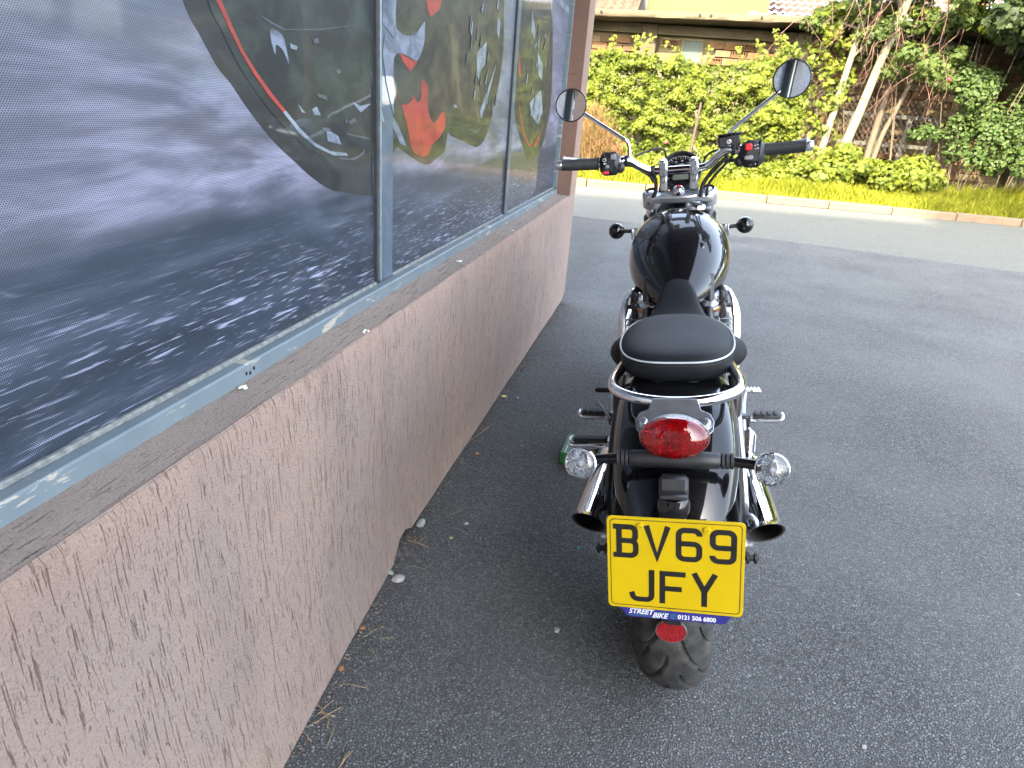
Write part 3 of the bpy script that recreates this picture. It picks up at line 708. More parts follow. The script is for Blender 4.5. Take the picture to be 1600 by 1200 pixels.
# ------------------------------------------------------------------ vegetation
def m_leaf(name, cols, trans=.35, rough=.5):
    t = NT(name); at = t.n('ShaderNodeAttribute', attribute_name='rnd')
    n = len(cols); c = t.ramp(at.outputs['Fac'], [(i / (n - 1), q) for i, q in enumerate(cols)])
    t.col(c).set(rough=rough, spec=.2)
    tr = t.n('ShaderNodeBsdfTranslucent'); t.l(t.mix(1.0, c, (1.0, 1.0, .45), 'MULTIPLY'), tr.inputs[0])
    mx = t.n('ShaderNodeMixShader'); mx.inputs[0].default_value = trans
    t.l(t.b.outputs[0], mx.inputs[1]); t.l(tr.outputs[0], mx.inputs[2]); t.l(mx.outputs[0], t.out.inputs[0]); return t.m
L_VINE = m_leaf('vine leaf', [(.042, .064, .009), (.080, .106, .012), (.122, .144, .017), (.165, .176, .025)], .42)
L_ROSE = m_leaf('rose leaf', [(.018, .038, .008), (.032, .056, .012), (.05, .075, .018), (.07, .095, .026)], .25, .55)
L_MAPLE = m_leaf('maple leaf', [(0.031, 0.053, 0.011), (0.056, 0.081, 0.019), (0.099, 0.118, 0.031)])
L_DARK = m_leaf('dark tree leaf', [(0.014, 0.025, 0.007), (0.025, 0.037, 0.011), (0.037, 0.053, 0.015)], .25)
L_GRASS = m_leaf('grass blade', [(.095, .115, .008), (.165, .18, .012), (.22, .215, .018), (.26, .235, .03)], .3, .6)
L_DRY = m_leaf('dry weed', [(.13, .055, .03), (.17, .09, .042), (.11, .09, .025), (.07, .09, .018)], .3, .7)
M_BARK_PALE = None
def m_bark(name, c, c2, knots=False):
    t = NT(name); v = t.coords((6, 6, 2))
    b = t.mix(t.ramp(t.noise(v, 2, 6, .7), [(.35, 0), (.7, 1)]), c, c2)
    if knots: b = t.mix(t.ramp(t.noise(t.coords((5, 5, 9)), 1.3, 4, .6, .6), [(.62, 0), (.68, .8)]), b, (.045, .035, .025))
    t.col(b).set(rough=.85, spec=.2, normal=t.bump(t.noise(v, 9, 5, .7), .6, .01)); return t.m
M_BARK1 = m_bark('pale birch bark', (.17, .15, .10), (.12, .105, .07), True)
M_BARK2 = m_bark('brown bark', (.115, .09, .06), (.07, .055, .04))
M_TWIG = simple('dry reddish twig', (.13, .07, .05), .8, var=.3)
T_SIMPLE = (np.array([[0, 0, 0], [.32, .5, .06], [0, 1, -.04], [-.32, .5, .06]]), np.array([[0, 1, 2], [0, 2, 3]]))
_l = [(0, 0), (.30, -.10), (.50, .22), (.30, .34), (.42, .66), (.16, .60), (0, 1.0), (-.16, .60), (-.42, .66), (-.30, .34), (-.50, .22), (-.30, -.10)]
T_LOBED = (np.array([[0, .3, .07]] + [[a, b2, .03 if i % 2 else -.02] for i, (a, b2) in enumerate(_l)]), np.array([[0, i + 1, (i + 1) % 12 + 1] for i in range(12)]))
T_ROUND = (np.array([[0, 0, 0], [.34, .25, .05], [.36, .62, .04], [0, 1, -.03], [-.36, .62, .04], [-.34, .25, .05], [0, .5, 0]]), np.array([[6, i, (i + 1) % 6] for i in range(6)]))
def leaves(name, P, N, size, mat, parent, tpl=T_SIMPLE, var=.35, droop=.5, seed=1, cval=None):
    g = np.random.default_rng(seed); P = np.asarray(P, float); n = len(P)
    N = np.asarray(N, float) + g.normal(0, .55, (n, 3)); N /= np.linalg.norm(N, axis=1)[:, None] + 1e-9
    T = g.normal(0, 1, (n, 3)); T[:, 2] -= droop * 1.2
    T -= N * (T * N).sum(1)[:, None]; T /= np.linalg.norm(T, axis=1)[:, None] + 1e-9
    B = np.cross(T, N); S = size * (1 + var * g.normal(0, 1, n)).clip(.35, 1.9)
    tv, tf = tpl
    V = P[:, None, :] + S[:, None, None] * (tv[None, :, 0:1] * B[:, None, :] + tv[None, :, 1:2] * T[:, None, :] + tv[None, :, 2:3] * N[:, None, :])
    idx = (np.arange(n)[:, None, None] * len(tv) + tf[None]).reshape(-1, 3)
    r_ = g.random(n) * .75 + .25 * g.random() if cval is None else np.clip(cval + g.normal(0, .14, n), 0, 1)
    return fast_obj(name, V.reshape(-1, 3), 3, mat, parent, idx=idx, attr=np.repeat(r_, len(tf)))
def cloud(g, blobs, n, shell=.55, lump=.0):
    """points near the surface of a set of ellipsoids (c, r), with outward normals"""
    W = np.array([b[1][0] * b[1][1] + b[1][0] * b[1][2] for b in blobs]); ch = g.choice(len(blobs), n, p=W / W.sum())
    D = g.normal(0, 1, (n, 3)); D /= np.linalg.norm(D, axis=1)[:, None]
    C = np.array([b[0] for b in blobs])[ch]; Rr = np.array([b[1] for b in blobs])[ch]
    q = shell + (1 - shell) * g.random(n) ** .6
    return C + D * Rr * q[:, None], D / Rr * Rr.mean()
kd = np.array([.9946, -.1039, 0]); kn = np.array([.1039, .9946, 0])
def KP(a, d, z): return np.array([0, 11.95, 0]) + kd * a + kn * d + np.array([0, 0, z])

# climbing vine along the wall: leafy face with an uneven top and hollows
def vine(name_, label, a0, a1, top, seed, n, size=.070, thin=0.0):
    g = np.random.default_rng(seed)
    o = empty(name_, tuple(KP((a0 + a1) / 2, 1.6, .15))); tag(o, label, 'vine')
    A = g.uniform(a0, a1, n * 3); Z = g.uniform(.12, 2.75, n * 3)
    keep = []; P = []; c_ = []
    for a, z in zip(A, Z):
        tp = top(a) + .10 * mnoise.noise(Vector((a * 3.1, seed, 0))) + .10 * mnoise.noise(Vector((a * 9, seed, 4)))
        if z > tp: continue
        n1 = mnoise.noise(Vector((a * 1.7, z * 1.9, seed))); n2 = mnoise.noise(Vector((a * 5.2, z * 5.6, seed + 3)))
        dens = .62 + .5 * n1 + .75 * n2 - thin * (1.2 - z * .3)
        if g.random() > dens: continue
        bulge = .42 * math.sin(min(1, max(0, (tp - z) / .5)) * 1.57) + .30 * n1 + .26 * n2
        d = 1.95 - bulge - .35 * (1 - z / 2.4) + g.uniform(-.02, .16) - (.25 if z > tp - .2 else 0) * g.random()
        P.append(KP(a, d, z)); c_.append(.42 + .5 * n2 + .3 * n1)
        if len(P) >= n: break
    sh = []
    for i in range(8):
        a = g.uniform(a0 + .1, a1 - .1); z = top(a) - .05; pts = cr([KP(a, 1.5, z), KP(a + .04, 1.45, z + .14), KP(a + g.uniform(-.22, .22), 1.4, z + g.uniform(.22, .36))], 4); sh.append(pts)
        for p in pts[2:]:
            for k in range(3): P.append(p + g.normal(0, .028, 3)); c_.append(.8)
    P = np.array(P); off = np.array(o.location)
    N = np.tile(np.array([-.15, -.75, .55]), (len(P), 1))
    # normals follow the lumps a little
    N[:, 0] += .9 * np.array([mnoise.noise(Vector((p[0] * 3, p[2] * 3, 9.1))) for p in P]); N[:, 2] += .7 * np.array([mnoise.noise(Vector((p[0] * 3, p[2] * 3, 3.1))) for p in P])
    leaves('foliage', P - off, N, size, L_VINE, o, T_LOBED, seed=seed, cval=np.array(c_))
    mb = MB()
    for i in range(9):
        a = g.uniform(a0, a1); pts = [KP(a + g.normal(0, .05 * k), 1.75 + g.normal(0, .05), .1 + k * .32) - off for k in range(7)]
        mb.tube(cr(pts, 3), [.014, .005], 5)
    for pts in sh: mb.tube([p - off for p in pts], [.005, .002], 4)   # shoots that stand up above the top
    mb.build('stem', M_BARK2, o)
    return o
vine('climbing_vine', 'dense yellow green climbing vine between the stucco corner and the middle of the brick building', .2, 2.62, lambda a: 2.26 - .03 * a, 11, 21000, size=.050)
vine('climbing_vine', 'thinner climbing vine rising towards the concrete column right of the handlebars', 2.62, 4.62, lambda a: 2.12 + max(0, a - 3.3) * .38, 23, 13500, size=.050, thin=.10)
vine('climbing_vine', 'sparse trailing vine leaves hanging left of the pale birch trunks', 4.55, 5.35, lambda a: 2.55, 31, 1100, thin=.55)
# shoots
def shrub(name_, label, cat, blobs, n, size, mat, tpl=T_ROUND, seed=1, stems=8, shell=.55, dark=None, stem_mat=None, cv=None):
    """blobs given as (a, d, z, ra, rd, rz) along the kerb frame"""
    g = np.random.default_rng(seed); a0 = np.mean([b2[0] for b2 in blobs]); d0 = np.mean([b2[1] for b2 in blobs])
    o = empty(name_, tuple(KP(a0, d0, .12))); tag(o, label, cat); off = np.array(o.location)
    # break every blob up into smaller clumps
    sub = []
    for b2 in blobs:
        for q in range(9):
            D = g.normal(0, 1, 3); D /= np.linalg.norm(D); D[2] = abs(D[2]) * .9 - .15
            c = KP(b2[0] + D[0] * b2[3] * .72, b2[1] + D[1] * b2[4] * .72, max(.1, b2[2] + D[2] * b2[5] * .72)) - off
            s_ = g.uniform(.26, .5); sub.append((c, np.array([b2[3], b2[4], b2[5]]) * s_))
    P, N = cloud(g, sub, n, shell)
    keep = P[:, 2] + off[2] > .1; P, N = P[keep], N[keep]; N = N + np.array([-.1, -.4, .5])
    cvv = None
    if cv is not None: cvv = cv + .22 * np.array([mnoise.noise(Vector(tuple(p * 4))) for p in P])
    leaves('foliage', P, N, size, mat, o, tpl, seed=seed, cval=cvv)
    mb = MB()
    for i in range(stems):
        c, r_ = sub[g.integers(len(sub))]; b0 = np.array([(c[0]) * .6 + g.normal(0, .08), g.normal(0, .06), -.06])
        mb.tube(cr([b0, (b0 + c) / 2 + g.normal(0, .06, 3), c], 4), [.010, .004], 5)
    mb.build('stem', stem_mat or M_BARK2, o)
    return o
shrub('low_shrub', 'bright low shrub in front of the vine just above the speedometer', 'shrub', [(2.3, .9, .35, .35, .25, .3), (1.9, 1.0, .25, .3, .25, .2)], 1300, .06, L_VINE, T_LOBED, 41, cv=.75)
shrub('low_shrub', 'broad leafy shrub spreading under the birch trunks', 'shrub', [(4.9, .75, .45, .55, .35, .42), (5.7, .7, .55, .6, .35, .45), (6.45, .75, .55, .5, .35, .42), (5.3, .95, .75, .4, .3, .3)], 5600, .065, L_VINE, T_LOBED, 43, stems=14, cv=.5)
shrub('low_shrub', 'small leafy shrub behind the right hand grip', 'shrub', [(3.6, .8, .4, .45, .3, .32), (4.2, .9, .35, .35, .3, .3), (3.1, 1.0, .55, .3, .25, .3)], 2400, .06, L_VINE, T_LOBED, 47, cv=.6)
rose = shrub('rose_bush', 'tall rose bush with a few red blooms at the right edge', 'rose bush', [(7.0, 1.25, 1.95, .62, .4, .5), (7.6, 1.2, 1.35, .65, .45, .6), (8.3, 1.25, 1.6, .6, .5, .8), (7.2, .95, .95, .35, .3, .35), (8.1, .9, .85, .5, .35, .4), (6.6, 1.3, 1.25, .35, .3, .22)], 9000, .055, L_ROSE, T_ROUND, 53, stems=9, cv=.5)
ro = np.array(rose.location)
M_ROSE = simple('crimson petals', (.62, .02, .07), .5, var=.3, vscale=60)
for x, y, z, s_ in ((6.85, 12.42, 2.13, .055), (7.74, 12.22, 1.50, .055), (7.95, 12.2, 1.38, .035), (2.35, 12.5, .78, .03), (8.3, 12.3, 1.95, .04)):
    mb = MB()
    for q in range(14):
        a = q * 2.4; r1 = s_ * (.15 + .06 * q ** .8); t_ = R(20 + 4 * q)
        mb.ell((math.cos(a) * r1, math.sin(a) * r1 * .6 - s_ * .2, math.sin(a) * r1 * .9), (s_ * .42, s_ * .12, s_ * .42), 8, 5, Matrix.Rotation(a, 3, 'Y') @ Matrix.Rotation(t_, 3, 'X'))
    if x < 3:
        o = mb.build('poppy', M_ROSE, None, smooth=True); o.location = (x, y, z); tag(o, 'single small red flower at the foot of the vine left of the speedometer', 'flower')
    else:
        o = mb.build('bloom', M_ROSE, rose, smooth=True); o.location = np.array([x, y, z]) - ro
# dry reddish weeds beside the building corner
g = np.random.default_rng(5); o = empty('dry_weed', tuple(KP(.95, .75, .12))); tag(o, 'tall dry reddish weed clump right beside the stucco corner', 'weed')
vs = []; at = []
for i in range(1500):
    a = g.normal(0, .26); h = g.uniform(.3, 1.25) * math.exp(-(a / .5) ** 2); b0 = np.array([a * .5, g.normal(0, .12), 0]); tip = np.array([a * 1.3 + g.normal(0, .09), g.normal(0, .2), h]); m_ = (b0 + tip) / 2 + np.array([a * .1, 0, .06]); wv = np.array([.004, 0, 0])
    vs += [b0 - wv, b0 + wv, m_ + wv, m_ - wv, m_ - wv, m_ + wv, tip + wv * .3, tip - wv * .3]; q = g.random(); at += [q, q]
    for k in range(3):
        s0 = m_ + (tip - m_) * g.random(); s1 = s0 + np.array([g.normal(0, .05), g.normal(0, .04), .07]); vs += [s0 - wv * .6, s0 + wv * .6, s1 + wv, s1 - wv]; at.append(q * .5)
vs = np.array(vs); fast_obj('stems', vs, 4, L_DRY, o, idx=np.arange(len(vs)).reshape(-1, 4), attr=np.array(at))
# grass of the verge: uncountable
g = np.random.default_rng(8); n = 70000
A = g.uniform(-2.5, 14, n); D = .13 + 1.28 * g.random(n) ** 1.15
hh = np.array([.10 + .10 * mnoise.noise(Vector((a * 1.3, d * 2.1, 0))) + .05 * mnoise.noise(Vector((a * 6, d * 6, 2))) for a, d in zip(A, D)]).clip(.03, .4) * g.uniform(.5, 1.9, n) + .07 * D
base = np.array([0, 11.95, 0]) + A[:, None] * kd + D[:, None] * kn; base[:, 2] = .10 + .1 * D
wd_ = .007 * g.uniform(.6, 1.6, n); ang = g.uniform(0, 6.28, n); W = np.stack([np.cos(ang), np.sin(ang) * .5, 0 * ang], 1) * wd_[:, None]
lean = np.stack([g.normal(0, .45, n), g.normal(-.12, .4, n), np.ones(n)], 1) * hh[:, None]; mid = base + lean * np.array([.35, .35, .6])
V = np.stack([base - W, base + W, mid + W * .8, mid - W * .8, mid - W * .8, mid + W * .8, base + lean + W * .15, base + lean - W * .15], 1).reshape(-1, 3)
cv = np.clip(.45 + .5 * np.array([mnoise.noise(Vector((a * 1.1, d * 1.6, 7))) for a, d in zip(A, D)]) + g.normal(0, .15, n), 0, 1)
go = fast_obj('grass', V, 4, L_GRASS, None, idx=np.arange(len(V)).reshape(-1, 4), attr=np.repeat(cv, 2)); tag(go, 'long sunlit grass on the verge behind the kerb', 'grass', kind='stuff')
# leaning birches and thin brown trunks
def tree(label, pts, r0, r1, bark, seed, nleaf, leafmat, lsize, twigs=0, crown=1.6, tpl=T_LOBED, branches=9, name_='birch_tree', cat='tree'):
    g = np.random.default_rng(seed); base = np.array(pts[0], float); o = empty(name_, tuple(base)); tag(o, label, cat)
    P = np.array([np.array(p) - base for p in pts]); C = cr(P, 8)
    mb = MB(); mb.tube(C, [r0 * 1.25, r0, r0 * .93, r0 * .85, (r0 + r1) / 2, r1], 12)
    mb.v = [(x + .004 * mnoise.noise(Vector((x * 20, y * 20, z * 6))), y, z) for x, y, z in mb.v]
    mb.build('trunk', bark, o, smooth=True)
    mb = MB(); tips = []; top = np.array(C[-1]); n_ = len(C)
    for i in range(branches):
        s_ = C[int(n_ * g.uniform(.62, .99))]; dr = np.array([g.normal(0, 1), g.normal(-.25, .7), g.uniform(.2, 1.0)]); dr /= np.linalg.norm(dr)
        L_ = g.uniform(.6, 1.1) * crown; m_ = s_ + dr * L_ * .5; e = s_ + dr * L_ + np.array([0, 0, -.15 * L_]); tips += [m_, e, (m_ + e) / 2]
        mb.tube(cr([s_, m_, e], 5), [r1 * .55, r1 * .12], 6)
    mb.build('branch', bark, o, smooth=True)
    if twigs:
        mb = MB()
        for i in range(twigs):
            s_ = np.array(tips[g.integers(len(tips))]) + g.normal(0, .12, 3); s_[2] = min(s_[2], 3.6); L_ = g.uniform(.35, .95)
            sw = g.normal(0, .28); q = [s_]
            for k in range(4): q.append(q[-1] + np.array([sw * L_ * .35 + g.normal(0, .035), g.normal(0, .05), -L_ * .3]))
            mb.tube(q, [.0055, .0018], 4)
            for k in range(3):
                b0 = q[1 + k % 3]; mb.tube([b0, b0 + np.array([g.normal(0, .09), g.normal(0, .05), -g.uniform(.06, .2)])], [.003, .0012], 3)
        tag(mb.build('dry_twigs', M_TWIG, o), kind='stuff')
    blobs = [(t_, np.array([.3, .3, .22]) * g.uniform(.6, 1.2) * crown * .6) for t_ in tips]
    Pq, N = cloud(g, blobs, nleaf, .4); N = N + np.array([0, -.3, .5])
    cvv = .5 + .4 * np.array([mnoise.noise(Vector(tuple(p * 2.2))) for p in Pq])
    leaves('crown', Pq, N, lsize, leafmat, o, tpl, seed=seed, cval=cvv)
    return o
tree('pale birch trunk farthest left of the leaning group, knotted bark, dry twigs hanging', [(5.13, 12.85, .15), (5.19, 12.85, .75), (5.26, 12.86, 1.5), (5.31, 12.85, 2.2), (5.42, 12.84, 3.3)], .066, .042, M_BARK1, 61, 2600, L_MAPLE, .06, 26, 1.2)
tree('thickest pale birch leaning to the right in the middle of the group', [(5.40, 12.62, .15), (5.47, 12.62, .8), (5.60, 12.61, 1.55), (5.72, 12.60, 2.3), (5.86, 12.58, 3.05), (6.0, 12.5, 3.9)], .080, .055, M_BARK1, 62, 3600, L_MAPLE, .065, 44, 1.5)
tree('straight brown trunk standing just behind the thickest pale birch', [(6.08, 12.98, .15), (6.10, 12.96, 1.1), (6.13, 12.96, 1.8), (6.11, 12.96, 2.6), (6.0, 12.9, 3.4)], .060, .035, M_BARK2, 63, 1800, L_MAPLE, .07, 22, 1.0, name_='slender_tree')
tree('thin brown trunk leaning right, nearest to the rose bush', [(6.14, 12.86, .15), (6.19, 12.85, 1.1), (6.36, 12.84, 1.75), (6.47, 12.83, 2.3), (6.6, 12.8, 3.1)], .042, .024, M_BARK2, 64, 1800, L_MAPLE, .07, 24, 1.1, name_='slender_tree')
# tall trees at the right edge and on beyond the frame (they also show in the windows)
tree('broad dark tree filling the upper right corner above the rose bush', [(9.3, 13.0, .15), (9.2, 12.95, 1.4), (9.1, 12.8, 2.6), (9.0, 12.7, 4.2)], .14, .08, M_BARK2, 71, 12000, L_DARK, .11, 0, 2.8, branches=16, name_='broadleaf_tree')
tree('overhanging maple branch with sunlit leaves at the top right', [(8.6, 11.9, .15), (8.55, 11.85, 1.7), (8.5, 11.8, 3.2), (8.4, 11.6, 4.4)], .07, .05, M_BARK2, 72, 900, L_MAPLE, .12, 0, 1.3, branches=8, name_='maple_tree')
for i, (a, d) in enumerate([(11.5, 2.4), (13.8, 1.6), (16.5, 2.2), (19.5, 1.5), (23, 2.2), (27, 2.0)]):
    b0 = KP(a, d, .15)
    tree(['first', 'second', 'third', 'fourth', 'fifth', 'sixth'][i] + ' dark street tree along the verge beyond the right edge', [tuple(b0), tuple(b0 + [.05, 0, 1.6]), tuple(b0 + [0, .1, 3.2]), tuple(b0 + [.1, 0, 5.0])], .16, .08, M_BARK2, 80 + i, 3200, L_DARK, .22, 0, 3.2, T_SIMPLE, 14, 'broadleaf_tree')
shrub('hanging_creeper', 'leafy creeper spilling over the slab edge behind the birch crowns', 'creeper', [(4.9, 1.7, 3.0, .5, .3, .22), (5.9, 1.6, 3.05, .6, .3, .3), (6.9, 1.6, 3.0, .6, .3, .35), (7.7, 1.5, 2.9, .6, .35, .45), (8.6, 1.2, 3.0, .7, .4, .6), (7.0, 1.2, 3.5, .8, .4, .5), (8.2, 1.0, 3.6, .9, .4, .5), (5.9, 1.4, 3.5, .6, .3, .4)], 10500, .075, L_VINE, T_LOBED, 95, stems=10, cv=.3)
shrub('hedge_shrub', 'dark hedge mass closing the verge behind the rose bush', 'hedge', [(8.9, 1.9, 1.3, .8, .5, 1.3), (10.0, 1.7, 1.5, .9, .6, 1.4), (8.2, 2.0, 2.3, .6, .4, .6), (7.0, 2.1, 2.5, .5, .3, .35)], 9000, .09, L_DARK, T_ROUND, 91, stems=20, cv=.4)
shrub('hedge_shrub', 'dense green hedge along the verge beyond the right edge', 'hedge', [(12.0, 1.4, .9, 1.0, .6, .9), (14.0, 1.5, 1.1, 1.2, .6, 1.1), (16.5, 1.5, 1.2, 1.4, .7, 1.2), (19.5, 1.5, 1.1, 1.6, .7, 1.1)], 9000, .14, L_ROSE, T_SIMPLE, 92, stems=12, cv=.6)
# weathered stake, bare stick, wire and a wooden rack against the bricks
M_WOOD = simple('weathered wood', (.055, .034, .024), .85, var=.4, vscale=25, bump=.5, bscale=120)
M_GREYW = simple('grey weathered wood', (.085, .08, .068), .9, var=.3, vscale=25, bump=.5, bscale=120)
mb = MB(); mb.tube(cr([(0, 0, 0), (.03, 0, .6), (.07, .02, 1.35)], 4), [.028, .02], 7); o = mb.build('stake', M_WOOD, smooth=True); o.location = tuple(KP(2.72, 1.02, .12)); tag(o, 'reddish brown wooden stake standing in front of the vine', 'stake')
mb = MB(); mb.tube([(0, 0, 0), (-.28, 0, .24)], [.010, .012], 6); o = mb.build('stick', simple('pale dry stick', (.22, .18, .12), .8)); o.location = tuple(KP(3.05, .95, .50)); tag(o, 'short pale dry stick leaning across the vine beside the stake', 'stick')
mb = MB(); mb.tube(cr([(0, 0, 0), (.02, 0, 1.0), (-.01, 0, 1.9)], 4), [.016, .012], 6); o = mb.build('rusty_rod', simple('rust', (.16, .08, .05), .9, var=.4)); o.location = (7.42, 12.75, .15); tag(o, 'thin rusty rod upright in front of the bricks left of the rose bush', 'rod')
rk = empty('wooden_rack', (6.55, 13.62, .9), -math.atan(.17)); tag(rk, 'grey weathered wooden rack leaning on the brick wall behind the thin trunks', 'rack')
for z in (.62, .12, -.35):
    mb = MB(); mb.box((.1, 0, z), (1.7, .03, .065)); mb.build('rail', M_GREYW, rk)
for x in (-.6, -.1, .4, .85):
    mb = MB(); mb.box((x, -.028, .13), (.09, .022, 1.05), Matrix.Rotation(.05, 3, 'Y')); mb.build('slat', M_GREYW, rk)
# wire netting behind the trunks
mb = MB()
for i in range(26):
    mb.tube([(i * .09, 0, 0), (i * .09 + .8, 0, .95)], .002, 3, caps=False); mb.tube([(i * .09 + .8, .01, 0), (i * .09, .01, .95)], .0028, 3, caps=False)
o = mb.build('wire_netting', simple('rusty wire', (.07, .06, .045), .7)); o.location = (4.75, 13.1, .85); o.rotation_euler = (0, 0, -.1); tag(o, 'slanting wire netting behind the leaning birch trunks', 'netting')
# fallen leaves, twigs, pebbles and crumbs along the foot of the shop wall
M_STRAW = simple('straw', (.26, .19, .10), .8, var=.3); M_LEAFD = simple('fallen leaf brown', (.30, .13, .05), .7, var=.4, vscale=100); M_LEAFY = simple('fallen leaf yellow', (.52, .42, .18), .7, var=.3, vscale=100)
M_STONEP = simple('pale greenish stone', (.24, .27, .245), .85, var=.25, vscale=80, bump=.8, bscale=100, bdist=.004); M_STONEG = simple('grey pebble', (.26, .26, .25), .85, var=.25, vscale=80, bump=.5, bscale=200)
def stone(c, d, mat, label, name_='pebble', seed=0):
    mb = MB(); mb.ell((0, 0, 0), d, 14, 9)
    mb.v = [tuple(np.array(v) * (1 + .28 * mnoise.noise(Vector(v) / max(d) * 1.3 + Vector((seed, 0, 0))))) for v in mb.v]
    o = mb.build(name_, mat, smooth=True, auto=25); o.location = (c[0], c[1], d[2] * .55); o.rotation_euler = (0, 0, seed * 1.3); tag(o, label, 'stone'); return o
stone((-.242, 1.700), (.022, .013, .008), M_STONEP, 'pale flat stone chip at the foot of the pink wall', 'stone_chip', 1)
stone((-.288, 1.462), (.011, .008, .007), M_STONEP, 'small pale chip in the broken foot of the wall', 'stone_chip', 2)
stone((-.262, 1.440), (.018, .015, .008), M_STONEG, 'grey mortar crumb beside the hole under the wall', 'stone_chip', 3)
stone((.028, 2.70), (.010, .008, .006), M_STONEP, 'white pebble beside the yellow fallen leaf', 'pebble', 4)
stone((-.105, 1.722), (.007, .005, .004), M_STONEG, 'grey pebble right of the pale stone chip', 'pebble', 5)
stone((.162, 1.301), (.010, .007, .004), M_STONEP, 'pale crumb on the asphalt left of the number plate', 'pebble', 6)
stone((1.514, 1.595), (.006, .004, .003), M_STONEP, 'white crumb on the asphalt near the right edge', 'pebble', 7)
stone((.809, 1.032), (.007, .005, .003), M_STONEG, 'light pebble on the asphalt at the lower right', 'pebble', 8)
stone((.238, 1.645), (.006, .005, .002), simple('blue plastic scrap', (.06, .28, .42), .5), 'tiny blue plastic scrap beside the left silencer', 'plastic_scrap', 9)
def fallen(c, s_, mat, label, rz, seed):
    g = np.random.default_rng(seed); mb = MB(); tv, tf = T_LOBED; mb.add([(x * s_, y * s_, z * s_ * 1.8 + .003 + .15 * s_ * abs(x)) for x, y, z in tv], [tuple(f) for f in tf])
    o = mb.build('fallen_leaf', mat); o.location = (c[0], c[1], .001); o.rotation_euler = (0, 0, rz); tag(o, label, 'leaf')
fallen((-.023, 2.697), .03, M_LEAFY, 'yellow fallen leaf on the asphalt halfway along the wall', 1.0, 1)
fallen((-.138, 1.641), .013, M_LEAFY, 'tiny yellow leaf right of the pale stone chip', 2.2, 2)
fallen((-.328, 1.117), .016, M_LEAFD, 'rust coloured fallen leaf at the foot of the wall nearest the camera', .4, 3)
fallen((-.307, 1.252), .015, M_LEAFD, 'brown crumpled leaf in the dirt seam below the broken wall foot', 1.9, 4)
fallen((-.105, 2.17), .018, M_LEAFD, 'brown leaf scrap near the straw at the wall foot', 2.9, 5)
fallen((.06, 2.25), .014, M_LEAFD, 'small reddish leaf scrap on open asphalt left of the footpegs', 0.6, 6)
mb = MB()
g = np.random.default_rng(12)
for i in range(900):      # dirt, needles and grit caught along the wall
    s_ = g.uniform(.75, 4.3); x = (foot(s_) if s_ < 1.45 else -.60) + abs(g.normal(0, .022)) + .004
    p = np.array([x * math.cos(WY) + s_ * math.sin(WY), -x * math.sin(WY) + s_ * math.cos(WY), .0015]); r_ = g.uniform(.0012, .0038)
    mb.ell(p, (r_ * g.uniform(.7, 1.8), r_, r_ * .7), 5, 3)
o = mb.build('wall_grit', simple('grit and crumbs', (.13, .11, .09), .9, var=.7, vscale=120)); tag(o, 'grit and crumbs gathered along the foot of the wall', kind='stuff')
mb = MB()
for i in range(55):
    s_ = g.uniform(.8, 3.9); x = (foot(s_) if s_ < 1.45 else -.592) + abs(g.normal(0, .05)) + .01; th = g.uniform(0, 3.14); L_ = g.uniform(.015, .06)
    p = np.array([x * math.cos(WY) + s_ * math.sin(WY), -x * math.sin(WY) + s_ * math.cos(WY), .003]); e = np.array([math.cos(th), math.sin(th), .03]) * L_
    mb.tube([p - e / 2, p + np.array([0, 0, .003]), p + e / 2], .0008, 4)
o = mb.build('straw_litter', M_STRAW); tag(o, 'thin straws and needles scattered along the foot of the wall', kind='stuff')
for c, th, L_, lab in (((-.10, 2.35), 1.1, .22, 'long dry stalk lying beside the wall foot'), ((.16, 3.36), .45, .14, 'forked straw lying on the asphalt beyond the silencer'), ((-.235, 1.60), -.4, .07, 'short brown twig beside the pale stone chip')):
    mb = MB(); d_ = Vector((math.cos(th), math.sin(th), 0)) * L_ / 2
    mb.tube(cr([-d_, Vector((.004, -.004, .006)), d_], 5), [.0016, .001], 5); mb.tube([Vector((0, 0, .005)), Vector((.02, .035, .004))], [.0012, .0007], 4)
    o = mb.build('dry_twig', M_STRAW); o.location = (c[0], c[1], .002); tag(o, lab, 'twig')
# ------------------------------------------------------------------ the motorcycle (local: x right, y forward, z up in the bike's own plane; leaning on its stand)
BX, BY, BYAW, LEAN = 0.4523481, 1.2768384, 0.2036956, 0.1621696
BK = bpy.data.objects.new('motorcycle', None); COL.objects.link(BK); BK.location = (BX, BY, 0); BK.rotation_euler = (0, -LEAN, -BYAW)
tag(BK, 'black cruiser motorcycle seen from behind with a yellow number plate, leaning on its stand', 'motorcycle')
def paint(name, c, rough=.03):
    t = NT(name); v = t.coords()
    t.col(c).set(rough=.25, spec=.08, coat=1.0, coatr=t.math('MULTIPLY_ADD', t.noise(v, 25, 4), .03, rough - .015)); return t.m
P_BLACK = paint('gloss black paint', (.004, .004, .005))
def m_chrome():
    t = NT('chrome'); v = t.coords(); t.col(t.mix(t.ramp(t.noise(v, 40, 4), [(.4, 0), (.7, 1)]), (.80, .81, .83), (.70, .71, .73)))
    t.set(metal=1.0, rough=t.math('MULTIPLY_ADD', t.noise(v, 60, 4), .07, .02)); return t.m
P_CHROME = m_chrome()
P_ALU = simple('satin aluminium', (.50, .52, .54), .32, .85, var=.12, vscale=60, bump=.1)
P_ALUB = simple('brushed bright aluminium', (.62, .64, .66), .24, .9, var=.1, vscale=50)
P_DARKM = simple('dark satin metal', (.025, .026, .028), .35, .3, var=.3, vscale=60)
P_PLAST = simple('black plastic', (.016, .017, .019), .42, var=.3, vscale=80, bump=.25, bscale=900)
P_RUB = simple('black rubber', (.018, .019, .021), .62, var=.3, vscale=60, bump=.3, bscale=500)
